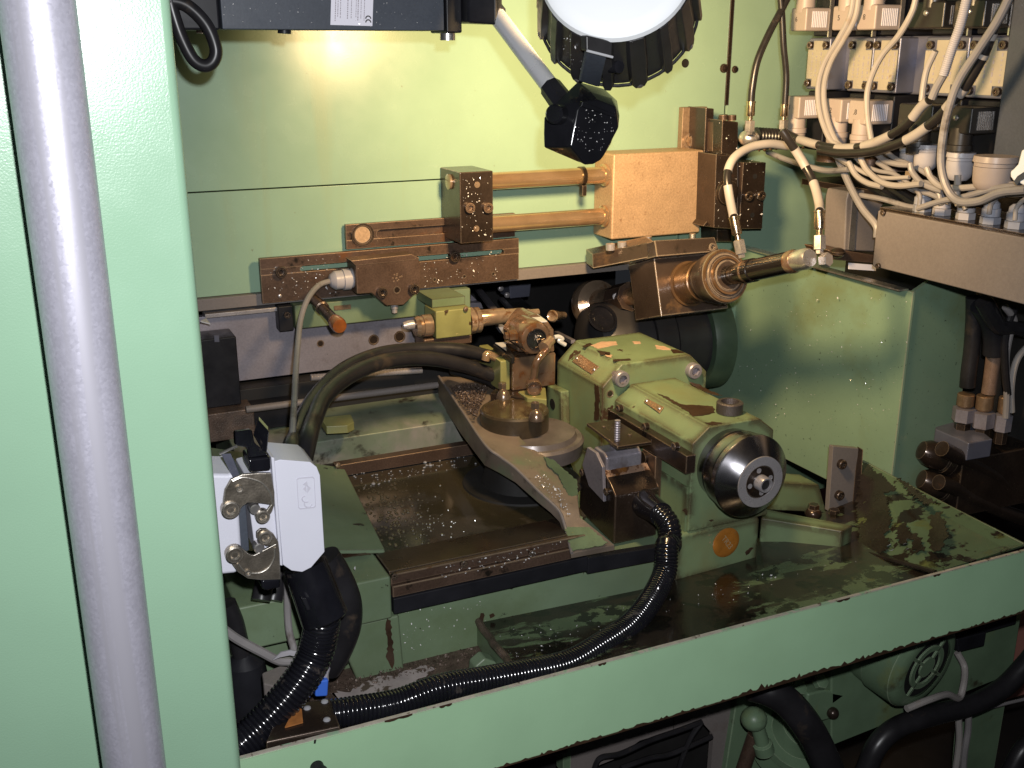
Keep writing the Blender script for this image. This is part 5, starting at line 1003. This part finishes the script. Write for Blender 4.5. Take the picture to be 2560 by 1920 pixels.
# tangle below the valves
tang = [('grey cable sagging under the two dark hoses', [(440, 1050), (560, 1100), (700, 1145), (850, 1180), (1000, 1170)], 1.16, .0046, m_cable2), ('tan cable looping under the first valve', [(1080, 1090), (1130, 1180), (1230, 1260), (1350, 1285), (1500, 1270)], 1.13, .0044, m_cable), ('tan cable looping lower under the first valve', [(1000, 1120), (1050, 1210), (1130, 1265), (1230, 1290)], 1.135, .0043, m_cable), ('pale cable falling behind the beige cabinet corner', [(925, 1090), (970, 1200), (1030, 1330), (1100, 1450), (1190, 1560), (1195, 1640)], 1.17, .0056, m_cable), ('grey cable dropping from the small bluish gland', [(1425, 1130), (1440, 1190), (1500, 1260), (1580, 1300), (1650, 1320)], 1.14, .0043, m_cable2), ('pale cable dropping from the left domed gland', [(1540, 1160), (1570, 1230), (1640, 1290), (1760, 1300), (1900, 1290)], 1.13, .0043, m_cable), ('tan cable falling straight from the largest domed gland', [(1755, 1210), (1752, 1280), (1745, 1370), (1760, 1420)], 1.135, .0046, m_cable), ('dark grey cable running to the right edge above the glands', [(1480, 1440), (1640, 1390), (1800, 1360), (1980, 1310), (2120, 1290), (2230, 1320)], 1.125, .0042, m_cable2), ('grey cable lying along the back of the glands', [(1080, 1350), (1250, 1380), (1420, 1430), (1600, 1440)], 1.18, .0042, m_cable2), ('grey cable crossing under the second valve', [(1190, 1060), (1250, 1110), (1340, 1135), (1420, 1140)], 1.15, .0043, m_cable2)]
for lb, pts, X, r, m in tang: cab(lb, cp_('c', pts, X), r, m)
for lb, a, b in (('first black hose lying behind the tan cables', (1040, 1200), (1360, 1400)), ('second black hose lying behind the tan cables', (1150, 1180), (1480, 1420))):
    O1('black_hose', MB().tube(cp_('c', [a, ((a[0]+b[0])/2, (a[1]+b[1])/2+8), b], 1.2), .0085, 10), m_rub, lb, 'hose', 'black hoses behind the cable tangle')
t = T('cable_tray', 'dark grimy ledge carrying the cable tangle behind the beige box', 'ledge', (1.25, 1.3, 1.28))
O('ledge', MB().box((1.21, .9, 1.2755), (1.36, 1.45, 1.285)), m_dkst, t); O('ledge_back', MB().box((1.33, .9, 1.2855), (1.36, 1.45, 1.33)), m_void, t)
O('copper_lug', MB().box(p('c', 1385, 1225, X=1.14)+V((0, 0, 0)), p('c', 1425, 1185, X=1.14)+V((.006, 0, 0))), m_bronze, t, bev=.001)

rg = random.Random(31); more = [[(900, 1080), (1000, 1130), (1120, 1200), (1260, 1230), (1420, 1225)], [(1000, 1040), (1090, 1130), (1200, 1180), (1330, 1210), (1480, 1330), (1490, 1420)], [(1260, 1050), (1330, 1100), (1450, 1150), (1580, 1230), (1700, 1330)], [(1640, 1420), (1620, 1330), (1560, 1270), (1450, 1255)], [(1810, 1450), (1790, 1390), (1850, 1330), (1990, 1300), (2130, 1270), (2230, 1290)], [(1970, 1480), (1990, 1400), (2060, 1350), (2230, 1340)], [(2150, 1520), (2160, 1440), (2200, 1390), (2240, 1370)], [(820, 1000), (900, 1080), (1020, 1150), (1180, 1215)], [(1200, 1120), (1300, 1190), (1420, 1300), (1560, 1340), (1700, 1400)]]
names = ['beneath the tan cables', 'dropping to the first box gland', 'behind the domed glands', 'rising from the second box gland', 'rising from the middle box gland', 'rising from the fourth box gland', 'rising from the last box gland', 'under the banded hoses', 'crossing under the ribbed conduit']
for nm_, pts in zip(names, more): cab('thin grey cable '+nm_, cp_('c', pts, 1.15+rg.uniform(-.01, .02)), rg.uniform(.0030, .0040), rg.choice([m_cable2, m_cable, m_cable2]))

# ================================================================== RIGHT LOWER FITTINGS
t = T('hydraulic_manifold', 'grey hydraulic manifold block with hose fittings at the right edge', 'manifold', p('G', 900, 800, Y=1.15))
mz = p('G', 480, 440, Y=1.22).z
ma, mb_, mc = p('G', 480, 450, Z=.905), p('G', 885, 625, Z=.905), p('G', 1180, 575, Z=.905)
O('block', MB().prism([ma, mb_, mc, mc+V((.05, .12, 0)), ma+V((.05, .05, 0))], (0, 0, -.03)), m_valve, t, bev=.002)
O('lower_block', MB().prism([ma+V((.01, .02, -.031)), mb_+V((.0, .006, -.031)), mc+V((.2, .0, -.031)), mc+V((.2, .12, -.031)), ma+V((.05, .05, -.031))], (0, 0, -.10)), m_dkst, t, bev=.002)
def hydr(lb, c, bx, by, tx, ty, r, Y, m):
    t = T('hydraulic_fitting', lb, 'hose fitting', p(c, bx, by, Y=Y), 'fittings on the hydraulic manifold'); b_ = p(c, bx, by, Y=Y); d = p(c, tx, ty, Y=Y)-b_; L = d.length
    O('lower_nut', MB().lathe(b_, d, [(0, 0), (0, r*.95), (L*.26, r*.95), (L*.26, 0)], 6), m_dkst, t)
    O('union_nut', MB().lathe(b_, d, [(L*.28, 0), (L*.28, r*1.35), (L*.62, r*1.35), (L*.64, r*.8), (L*.64, 0)], 6), m_dark_st, t)
    O('ferrule', MB().lathe(b_, d, [(L*.65, 0), (L*.65, r*.8), (L*.70, r), (L*.98, r), (L, r*.9), (L, 0)], 16), m_copper, t)
hydr('left brass collared hydraulic fitting on the grey manifold', 'G', 800, 470, 860, 20, .0135, 1.17, m_copper)
hydr('middle hydraulic fitting with a square union nut on the grey manifold', 'G', 1030, 560, 1090, 40, .0135, 1.15, m_copper)
hydr('thin right hydraulic fitting on the grey manifold', 'G', 1260, 620, 1345, 60, .0105, 1.13, m_copper)
O1('black_hydraulic_hose', MB().tube(P('H', [(1350, 20), (1345, 400), (1310, 900), (1260, 1300), (1235, 1560)], Y=1.17), .0125, 14, 8), m_rub, 'straight black hydraulic hose dropping from under the beige box', 'hose')
O1('braided_hydraulic_hose', MB().tube(P('H', [(1560, 60), (1690, 400), (1720, 700), (1690, 1000), (1640, 1400), (1600, 1680)], Y=1.15), .0115, 14, 8), m_copperpipe, 'brown braided hydraulic hose beside the straight black hose', 'hose')
O1('black_wrapped_hose', MB().tube(P('H', [(1480, 150), (1640, 430), (1700, 700), (1700, 1000)], Y=1.14), .0175, 14, 8), m_black, 'black tape wrapped bundle around the braided hose', 'wrapping')
for lb, pts, r, m in (('dark hose crossing behind the wrapped bundle', [(1500, 100), (1760, 520), (2000, 540), (2300, 600)], .012, m_rub), ('thin grey cable running down the right edge', [(1890, 190), (2040, 420), (1960, 700), (1900, 1100), (1920, 1700), (1900, 2100)], .0055, m_cable2), ('thin tan cable bending at the right edge', [(2300, 850), (2120, 1050), (2030, 1300), (1990, 1650), (2000, 2000)], .0052, m_cable), ('thin black cable behind the grey cable', [(2060, 200), (1960, 420), (1880, 800), (1890, 1300), (1930, 1700)], .006, m_rub)):
    O1('thin_cable' if 'cable' in lb else 'dark_cross_hose', MB().tube(P('H', pts, Y=1.12), r, 10, 8), m, lb, 'cable' if 'cable' in lb else 'hose')
for lb, kn, pts in (('upper oily pipe with a round elbow end at the right edge', (400, 740), [(560, 690), (760, 790), (950, 880), (1200, 1020), (1400, 1200), (1640, 1330)]), ('lower oily pipe with a knurled end at the right edge', (400, 1090), [(520, 1100), (700, 1160), (900, 1290), (1150, 1390), (1400, 1490), (1640, 1560)])):
    t = T('oily_pipe', lb, 'pipe', p('G', *kn, Y=1.16), 'oily pipes at the right edge')
    O('pipe', MB().tube(P('G', pts, Y=1.13), .0125, 14, 8), m_dkst, t)
    O('elbow', MB().lathe(p('G', kn[0]-60, kn[1]-20, Y=1.17), (.8, -.35, -.35), [(-.01, 0), (-.005, .015), (.006, .021), (.02, .0225), (.036, .020), (.038, .0235), (.05, .0235), (.052, .017), (.09, .0165), (.09, 0)], 24), m_dkst, t)
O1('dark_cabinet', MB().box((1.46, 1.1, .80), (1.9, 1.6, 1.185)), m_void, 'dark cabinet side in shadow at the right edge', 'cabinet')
O1('green_cabinet_back', MB().box((1.3, 1.62, .6), (1.9, 1.66, 1.20)), m_green2, 'green sheet in shadow behind the hydraulic hoses', 'panel')

# ================================================================== BELOW THE LIP
t = T('lower_frame_plate', 'green lower machine frame plate under the front lip with two dark latches', 'frame', (1.3, 1.25, .5))
yl = 1.10
O('frame_plate', MB().prism(P('m', [(880, 930), (1150, 800), (2215, 480), (2130, 1010), (880, 1510)], Y=yl), (0, .03, 0)), m_green2, t, bev=.003)
O('lower_plate', MB().prism(P('m', [(1840, 1280), (2085, 1190), (1990, 1750), (1800, 1750)], Y=yl+.02), (0, .03, 0)), m_green2, t)
O('latch', MB().prism(P('m', [(1880, 640), (2110, 565), (2165, 600), (2160, 665), (1900, 740)], Y=1.075), (0, .025, 0)), m_black, t, bev=.002)
O('latch', MB().prism(P('m', [(1750, 770), (1955, 720), (1940, 815), (1760, 860)], Y=1.07), (0, .025, 0)), m_black, t, bev=.002)
O1('salmon_wall_strip', MB().prism(P('m', [(2190, 600), (2240, 560), (2300, 1800), (1985, 1800), (2085, 1190), (2120, 990)], Y=1.5), (0, .03, 0)), m_pink, 'salmon pink painted wall strip at the lower right corner', 'wall')
# fan motor
t = T('pump_motor', 'round green electric motor with a slotted fan cover under the front lip', 'motor', p('m', 1540, 1100, Y=1.05))
fc = p('m', 1545, 965, Y=1.02); ma_ = V((.15, -.95, -.12)).normalized(); rm = p('m', 1545, 965, Y=1.02)-p('m', 1545, 700, Y=1.02); R0 = .076
O('motor_body', MB().lathe(fc, -ma_, [(.012, R0*1.02), (.06, R0*1.04), (.0601, R0*1.0), (.19, R0*1.0), (.19, 0)], 48), m_green2, t)
# cover face built from real rings and webs so that the slots are openings
ref = V((0, 0, 1)); u_ = (ref-ma_*ref.dot(ma_)).normalized(); v_ = ma_.cross(u_)
def ringpart(r0, r1, a0, a1, n=12, d=.003):
    mb = MB(); pts = [fc+(u_*cos(a0+(a1-a0)*k/n)+v_*sin(a0+(a1-a0)*k/n))*r1 for k in range(n+1)]+[fc+(u_*cos(a0+(a1-a0)*k/n)+v_*sin(a0+(a1-a0)*k/n))*r0 for k in range(n, -1, -1)]
    for k in range(n): mb.prism([pts[k], pts[k+1], pts[2*n-k], pts[2*n+1-k]], -ma_*d)
    return mb
full = 2*pi
cov = MB()
for r0, r1 in ((0, .0001),): pass
cov.lathe(fc, -ma_, [(0, .0535), (0, .063), (.004, .071), (.012, R0*1.02), (.012, R0*.98), (.005, .062), (.003, .0535)], 48)
cov.lathe(fc, -ma_, [(0, 0), (0, .0175), (.003, .0175), (.003, 0)], 24)
cov.lathe(fc, -ma_, [(0, .0295), (0, .0385), (.003, .0385), (.003, .0295), (0, .0295)], 36)
for k in range(4):
    a = pi/4+pi/2*k+.15; d1 = u_*cos(a)+v_*sin(a); d2 = ma_.cross(d1); wd = .0026
    cov.prism([fc+d1*.016+d2*wd, fc+d1*.055+d2*wd, fc+d1*.055-d2*wd, fc+d1*.016-d2*wd], -ma_*.003)
O('fan_cover', cov, m_green2, t)
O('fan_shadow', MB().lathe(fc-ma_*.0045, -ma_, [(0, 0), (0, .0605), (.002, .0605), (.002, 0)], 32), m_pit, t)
O1('motor_cable', MB().tube([p('m', 1750, 860, Y=1.08), p('m', 1800, 960, Y=1.07), p('m', 1795, 1080, Y=1.05), p('m', 1760, 1175, Y=1.04), p('m', 1680, 1150, Y=1.03), p('m', 1560, 1185, Y=1.02), p('m', 1400, 1250, Y=1.02)], .0055, 10), m_cable, 'tan cable looping around the fan cover of the green motor', 'cable')
O1('hanging_cable', MB().tube(P('m', [(1770, 1180), (1760, 1300), (1765, 1450), (1750, 1600), (1730, 1720)], Y=1.05), .0055, 10), m_cable, 'tan cable hanging straight down below the green motor', 'cable')
O1('hanging_cable', MB().tube(P('m', [(1830, 1260), (1825, 1400), (1800, 1560), (1790, 1720)], Y=1.06), .0055, 10), m_cable2, 'grey brown cable hanging beside the tan one below the motor', 'cable')
# pump at the left of the motor
t = T('coolant_pump', 'green cast coolant pump with bolts half hidden by a thick black hose', 'pump', p('m', 560, 1500, Y=1.1))
yp = 1.10
O('back_casting', MB().prism(P('m', [(360, 1130), (560, 1040), (880, 960), (1000, 1010), (900, 1230), (880, 1640), (400, 1660)], Y=yp+.03), (0, .06, 0)), m_green2, t, bev=.004)
O('flange', MB().lathe(p('m', 620, 1440, Y=yp), (.1, -.5, .85), [(-.05, 0), (-.05, .05), (-.01, .05), (-.008, .058), (.004, .058), (.006, .04), (.03, .035), (.032, 0)], 32), m_green2, t)
O('top_boss', MB().prism(P('m', [(720, 1150), (840, 1120), (995, 1150), (905, 1215), (920, 1310), (780, 1350), (700, 1260)], Y=yp), (0, .05, 0)), m_green2, t, bev=.004)
for x, y in ((640, 1110), (790, 1070)): O('bolt', MB().lathe(p('m', x, y, Y=yp+.005), (.1, -.7, .7), [(0, 0), (0, .012), (.010, .012), (.011, .009), (.011, 0)], 6), m_green2, t)
O('drain_screw', MB().sphere(p('m', 890, 1280, Y=yp-.004), .010, 14, 8), m_dkst, t)
O('side_valve', MB().sphere(p('m', 345, 1320, Y=yp-.02), .020, 14, 8, .9).lathe(p('m', 350, 1300, Y=yp-.02), (.3, -.1, -1), [(0, .010), (.05, .011), (.052, .015), (.068, .015), (.07, 0)], 14), m_green2, t)
O('outlet_pipe', MB().cyl(p('m', 350, 1430, Y=yp-.01), p('m', 260, 1700, Y=yp-.01), .011, seg=14), m_brown, t)
hp = [p('m', 330, 1090, Y=1.02), p('m', 440, 1120, Y=1.0), p('m', 560, 1190, Y=.99), p('m', 680, 1320, Y=.98), p('m', 780, 1480, Y=.975), p('m', 870, 1680, Y=.97), p('m', 900, 1780, Y=.97)]
O1('thick_black_hose', MB().tube(hp, .0215, 20, 10), m_rub, 'thick black hose curving down in front of the green pump', 'hose')
hp = [p('m', 2300, 850, Y=1.04), p('m', 2210, 960, Y=1.04), p('m', 2060, 1110, Y=1.04), p('m', 1850, 1220, Y=1.04), p('m', 1600, 1290, Y=1.04), p('m', 1350, 1370, Y=1.04), p('m', 1200, 1500, Y=1.04), p('m', 1110, 1700, Y=1.04)]
O1('sagging_black_hose', MB().tube(hp, .0165, 18, 10), m_rub, 'black hose sagging across the lower right corner under the motor', 'hose')
O1('corner_black_hose', MB().tube(P('m', [(2300, 1450), (2200, 1540), (2110, 1700)], Y=1.0), .015, 16), m_rub, 'short black hose cutting the lower right corner over the salmon wall', 'hose')
O1('thin_rod', MB().tube(P('m', [(1840, 1280), (2080, 1215), (2230, 1180)], Y=1.1), .003, 8), m_cable2, 'thin pale cord running to the right edge above the lower right hose', 'cord')
# beige ragged panel with cables, green post
t = T('ragged_beige_sheet', 'beige lower panel with a ragged dark hole and thin black cables below the lip', 'panel', p('l', 1400, 1600, Y=1.15))
yq = 1.15
O('panel', MB().prism(P('l', [(900, 1400), (1610, 1255), (1610, 1400), (1380, 1470), (1200, 1600), (1000, 1680), (900, 1680)], Y=yq), (0, .01, 0)), m_beige, t)
O('panel', MB().prism(P('l', [(1618, 1255), (2060, 1130), (1960, 1700), (1870, 1700), (1890, 1430), (1800, 1330), (1618, 1400)], Y=yq), (0, .01, 0)), m_beige, t)
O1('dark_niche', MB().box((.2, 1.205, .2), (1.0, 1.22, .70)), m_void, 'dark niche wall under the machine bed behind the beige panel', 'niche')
for k, (lb, pts) in enumerate((('thin black cable arching along the ragged hole', [(1060, 1680), (1110, 1590), (1250, 1560), (1450, 1470), (1650, 1400), (1810, 1340)]), ('thin black cable falling from the tip of the ragged hole', [(1810, 1340), (1740, 1440), (1680, 1580), (1650, 1680)]), ('thin black cable crossing the lower part of the ragged hole', [(1250, 1660), (1450, 1590), (1600, 1560), (1880, 1440)]))):
    O1('thin_black_cable', MB().tube(P('l', pts, Y=1.13), .0042, 8), m_rub, lb, 'cable', 'thin black cables in the ragged hole')
O1('green_post', MB().prism(P('l', [(2060, 1125), (2230, 1075), (2230, 1700), (1970, 1700)], Y=1.14), (0, .05, 0)), m_green2, 'green upright post between the beige panel and the pump', 'post', bev=.002)
O1('small_green_strut', MB().prism(P('l', [(850, 1480), (910, 1460), (900, 1700), (850, 1700)], Y=1.13), (0, .02, 0)), m_green2, 'small green strut below the left end of the lip', 'strut')
O1('black_underside_pipe', MB().tube(P('l', [(150, 1650), (500, 1570), (850, 1490)], Y=1.0), .012, 12), m_black, 'black pipe running along under the left part of the lip', 'pipe')

# ================================================================== WORN PATCHES AND GRIME
HS = next(o for o in bpy.data.objects if o.name == 'headstock'); BED = next(o for o in bpy.data.objects if o.name == 'machine_bed'); WALL = next(o for o in bpy.data.objects if o.name == 'slide_apron')
def patch(name, par, m, c, pts, pt, nrm, jag=.0014, seed=0, lift=.0006):
    """thin irregular flake or film lying on the plane through pt"""
    nrm = V(nrm).normalized(); rg = random.Random(seed); q = [onplane(c, a, b, pt, nrm) for a, b in pts]; out = []
    for a, b in zip(q, q[1:]+q[:1]):
        n = max(1, int((b-a).length/.003)); t_ = (b-a).normalized(); side = nrm.cross(t_)
        for k in range(n): out.append(a.lerp(b, k/n)+side*rg.uniform(-jag, jag))
    return O(name, MB().prism([v_+nrm*lift for v_ in out], -nrm*lift*.8), m, par)
ZT = (0, 0, 1.0471)
for k, pts in enumerate(([(490, 178), (560, 152), (660, 150), (672, 172), (600, 186), (540, 200)], [(775, 150), (830, 150), (834, 166), (790, 166)], [(935, 175), (1000, 185), (1055, 208), (990, 206), (940, 200)], [(590, 232), (640, 245), (628, 262), (592, 250)])): patch('bare_primer_patch', HS, m_peach, 'i', pts, ZT, ZP, .001, k)
for k, pts in enumerate(([(430, 182), (485, 158), (500, 172), (452, 192)], [(530, 212), (620, 224), (626, 246), (560, 240)], [(1040, 205), (1090, 206), (1135, 228), (1060, 232)], [(640, 275), (760, 268), (770, 280), (650, 288)])): patch('worn_patch', HS, m_wear, 'i', pts, ZT, ZP, .001, 10+k)
ZN = (0, 0, 1.0146)
for k, pts in enumerate(([(945, 510), (1010, 530), (1090, 573), (1130, 588), (1250, 590), (1340, 600), (1348, 642), (1280, 660), (1200, 668), (1165, 640), (1110, 605), (1030, 560)], [(1165, 428), (1240, 448), (1310, 488), (1400, 525), (1330, 517), (1230, 476)], [(1280, 712), (1345, 704), (1400, 715), (1330, 730)])): patch('worn_patch', HS, m_wear, 'i', pts, ZN, ZP, .0015, 20+k)
patch('worn_patch', HS, m_wear, 'i', [(516, 440), (548, 458), (550, 560), (545, 700), (514, 690), (520, 560)], (.7508, 1.3, 1), (-1, 0, 0), .0018, 30)
for k, pts in enumerate(([(1555, 1605), (1590, 1572), (1614, 1574), (1582, 1612), (1562, 1626)], [(1305, 1385), (1325, 1376), (1340, 1384), (1320, 1392)])): patch('worn_patch', HS, m_wear, 'i', pts, (0, 1.0989, 0), YN, .0006, 40+k)
patch('worn_patch', HS, m_wear, 'i', [(1120, 1310), (1150, 1300), (1165, 1340), (1150, 1350)], (0, 1.1039, 0), YN, .0008, 43)
patch('bare_edge', BED, m_wear, 'k', [(1432, 622), (1456, 640), (1478, 900), (1470, 972), (1425, 905), (1436, 800), (1420, 700)], (0, 1.0918, 0), YN, .0012, 50)
patch('oil_stain', BED, m_wear, 'k', [(1070, 192), (1130, 156), (1250, 166), (1320, 184), (1160, 200), (1080, 222)], (0, 0, .9037), ZP, .0012, 51)
for k, pts in enumerate(([(258, 690), (280, 590), (305, 588), (300, 650), (318, 690), (270, 712)], [(340, 600), (365, 590), (380, 605), (350, 622)], [(440, 635), (500, 605), (495, 630), (450, 642)])): patch('dirt_mark', BED, m_wear, 'l', pts, (0, 1.1006, 0), YN, .0008, 52+k)
ARM = next(o for o in bpy.data.objects if o.name == 'swivel_arm_casting')
g1, g2, g3 = p('u', 1290, 1400, Z=.902), p('u', 1340, 1600, Z=.887), p('u', 1560, 1400, Z=.900); gn = (g2-g1).cross(g3-g1).normalized(); gn = gn if gn.z > 0 else -gn
patch('green_paint_remains', ARM, m_head, 'u', [(1262, 1290), (1330, 1300), (1400, 1240), (1480, 1370), (1660, 1520), (1350, 1588), (1310, 1470)], g1, gn, .0015, 90, .0016)
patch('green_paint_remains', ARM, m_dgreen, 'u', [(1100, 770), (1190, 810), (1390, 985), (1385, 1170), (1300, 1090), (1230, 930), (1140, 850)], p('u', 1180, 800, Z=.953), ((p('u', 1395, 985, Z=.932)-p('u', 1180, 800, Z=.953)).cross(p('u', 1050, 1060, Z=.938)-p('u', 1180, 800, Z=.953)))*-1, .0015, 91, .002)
cn = (c2-c1).cross(c4-c1).normalized(); cn = cn if cn.z > 0 else -cn
for k, pts in enumerate(([(1075, 1040), (1060, 700), (1085, 460), (1110, 440), (1230, 520), (1330, 620), (1250, 640), (1270, 720), (1300, 860), (1250, 940), (1290, 980), (1260, 1050), (1160, 1070)], [(1560, 800), (1640, 780), (1690, 900), (1650, 1040), (1590, 1060), (1545, 980), (1570, 900)], [(1340, 540), (1420, 590), (1560, 690), (1640, 720), (1540, 720), (1440, 660)], [(1330, 860), (1400, 850), (1440, 930), (1380, 1000), (1330, 960)], [(1420, 900), (1500, 960), (1530, 1040), (1460, 1050)])): patch('sludge_patch', CHUTE, m_grime, 'n', pts, c1, cn, .0035, 70+k, .0012)

# ================================================================== CHIPS AND DROPS EVERYWHERE
def scatter(name, label, cat, m, c, region, n, size, seed, drop=False, **kw):
    rg = random.Random(seed); mb = MB(); k = 0; xs = [q[0] for q in region]; ys = [q[1] for q in region]; tries = 0
    while k < n and tries < n*30:
        tries += 1; x, y = rg.uniform(min(xs), max(xs)), rg.uniform(min(ys), max(ys))
        if not inpoly(x, y, region): continue
        q = p(c, x, y, **kw); s = rg.uniform(*size)*(1.8 if rg.random() < .1 else 1); k += 1
        if drop: mb.sphere(q, s, 6, 4, .7)
        else: flake(mb, q, s, rg)
    return O1(name, mb, m, label, cat, kind='stuff')
scatter('metal_chips', 'bright chips sprinkled on the speckled splash guard', 'chips', m_chip, 'h', [(60, 860), (230, 780), (1300, 600), (1440, 640), (1330, 1600), (450, 1500), (60, 1290)], 170, (.0006, .0014), 1, X=1.2015)
scatter('metal_chips', 'bright chips in the sludge on the sloping tray sheet', 'chips', m_chip, 'l', [(330, 700), (1500, 480), (2200, 380), (2200, 660), (1300, 900), (600, 1000)], 120, (.0006, .0014), 2, Z=.814)
scatter('metal_chips', 'bright chips in the sludge right of the headstock foot', 'chips', m_chip, 'm', [(0, 400), (350, 330), (1050, 200), (1560, 300), (500, 620), (0, 720)], 90, (.0006, .0014), 3, Z=.812)
scatter('coolant_drops', 'glossy coolant drops in the dark channel behind the cross bar', 'drops', m_drop, 'j', [(930, 330), (1900, 190), (1930, 270), (1040, 420)], 150, (.0008, .0022), 4, True, Z=.9)
scatter('coolant_drops', 'glossy coolant drops along the front of the cross bar', 'drops', m_drop, 'j', [(1110, 490), (1950, 340), (2070, 440), (1300, 600)], 130, (.0006, .0018), 5, True, Z=.894)
scatter('metal_chips', 'bright chips on the black elbow of the lamp', 'chips', m_chip, 'b', [(930, 760), (1210, 760), (1200, 900), (1080, 1090), (930, 980)], 70, (.0003, .0012), 6, Y=.9985)
scatter('metal_chips', 'bright chips on the ribs of the lamp head', 'chips', m_chip, 'b', [(860, 200), (1000, 270), (1000, 520), (850, 450)], 24, (.0004, .001), 7, Y=.975)
scatter('metal_chips', 'bright chips on the brown slotted bar', 'chips', m_chip, 'e', [(570, 450), (1150, 380), (1180, 640), (580, 700)], 90, (.0007, .0016), 8, Y=1.5735)
scatter('metal_chips', 'bright chips on the right half of the slotted bar', 'chips', m_chip, 'e', [(1680, 420), (2200, 330), (2200, 560), (1680, 600)], 70, (.0007, .0016), 9, Y=1.5735)
scatter('metal_chips', 'bright chips on the dark end block of the rods', 'chips', m_chip, 'b', [(150, 1200), (360, 1200), (360, 1640), (150, 1640)], 60, (.0007, .0016), 10, Y=1.5160)
scatter('metal_chips', 'bright chips on the slide rails of the bed', 'chips', m_chip, 'l', [(0, 260), (850, 90), (850, 190), (0, 350)], 90, (.0008, .0016), 11, Y=1.081)
scatter('metal_chips', 'bright chips sprinkled on the green bed front', 'chips', m_chip, 'k', [(1000, 300), (1400, 230), (1500, 560), (2150, 430), (2150, 800), (1480, 960), (1100, 1000)], 120, (.0007, .0016), 12, Y=1.0995)
scatter('metal_chips', 'bright chips on the slate grey lamp arm housing', 'chips', m_chip, 'a', [(440, 0), (1950, 0), (1950, 195), (440, 185)], 60, (.0005, .0012), 13, Y=1.199)
scatter('metal_chips', 'bright chips on the cast swivel arm', 'chips', m_chip, 'u', [(600, 640), (900, 800), (1250, 1200), (1350, 1300), (1280, 1100), (1000, 760)], 120, (.0008, .0017), 14, Z=.948)
scatter('metal_chips', 'bright chips on the dark steel vertical slide', 'chips', m_chip, 'y', [(500, 300), (760, 320), (1060, 780), (1030, 1500), (500, 1500)], 70, (.0007, .0015), 15, Y=1.478)
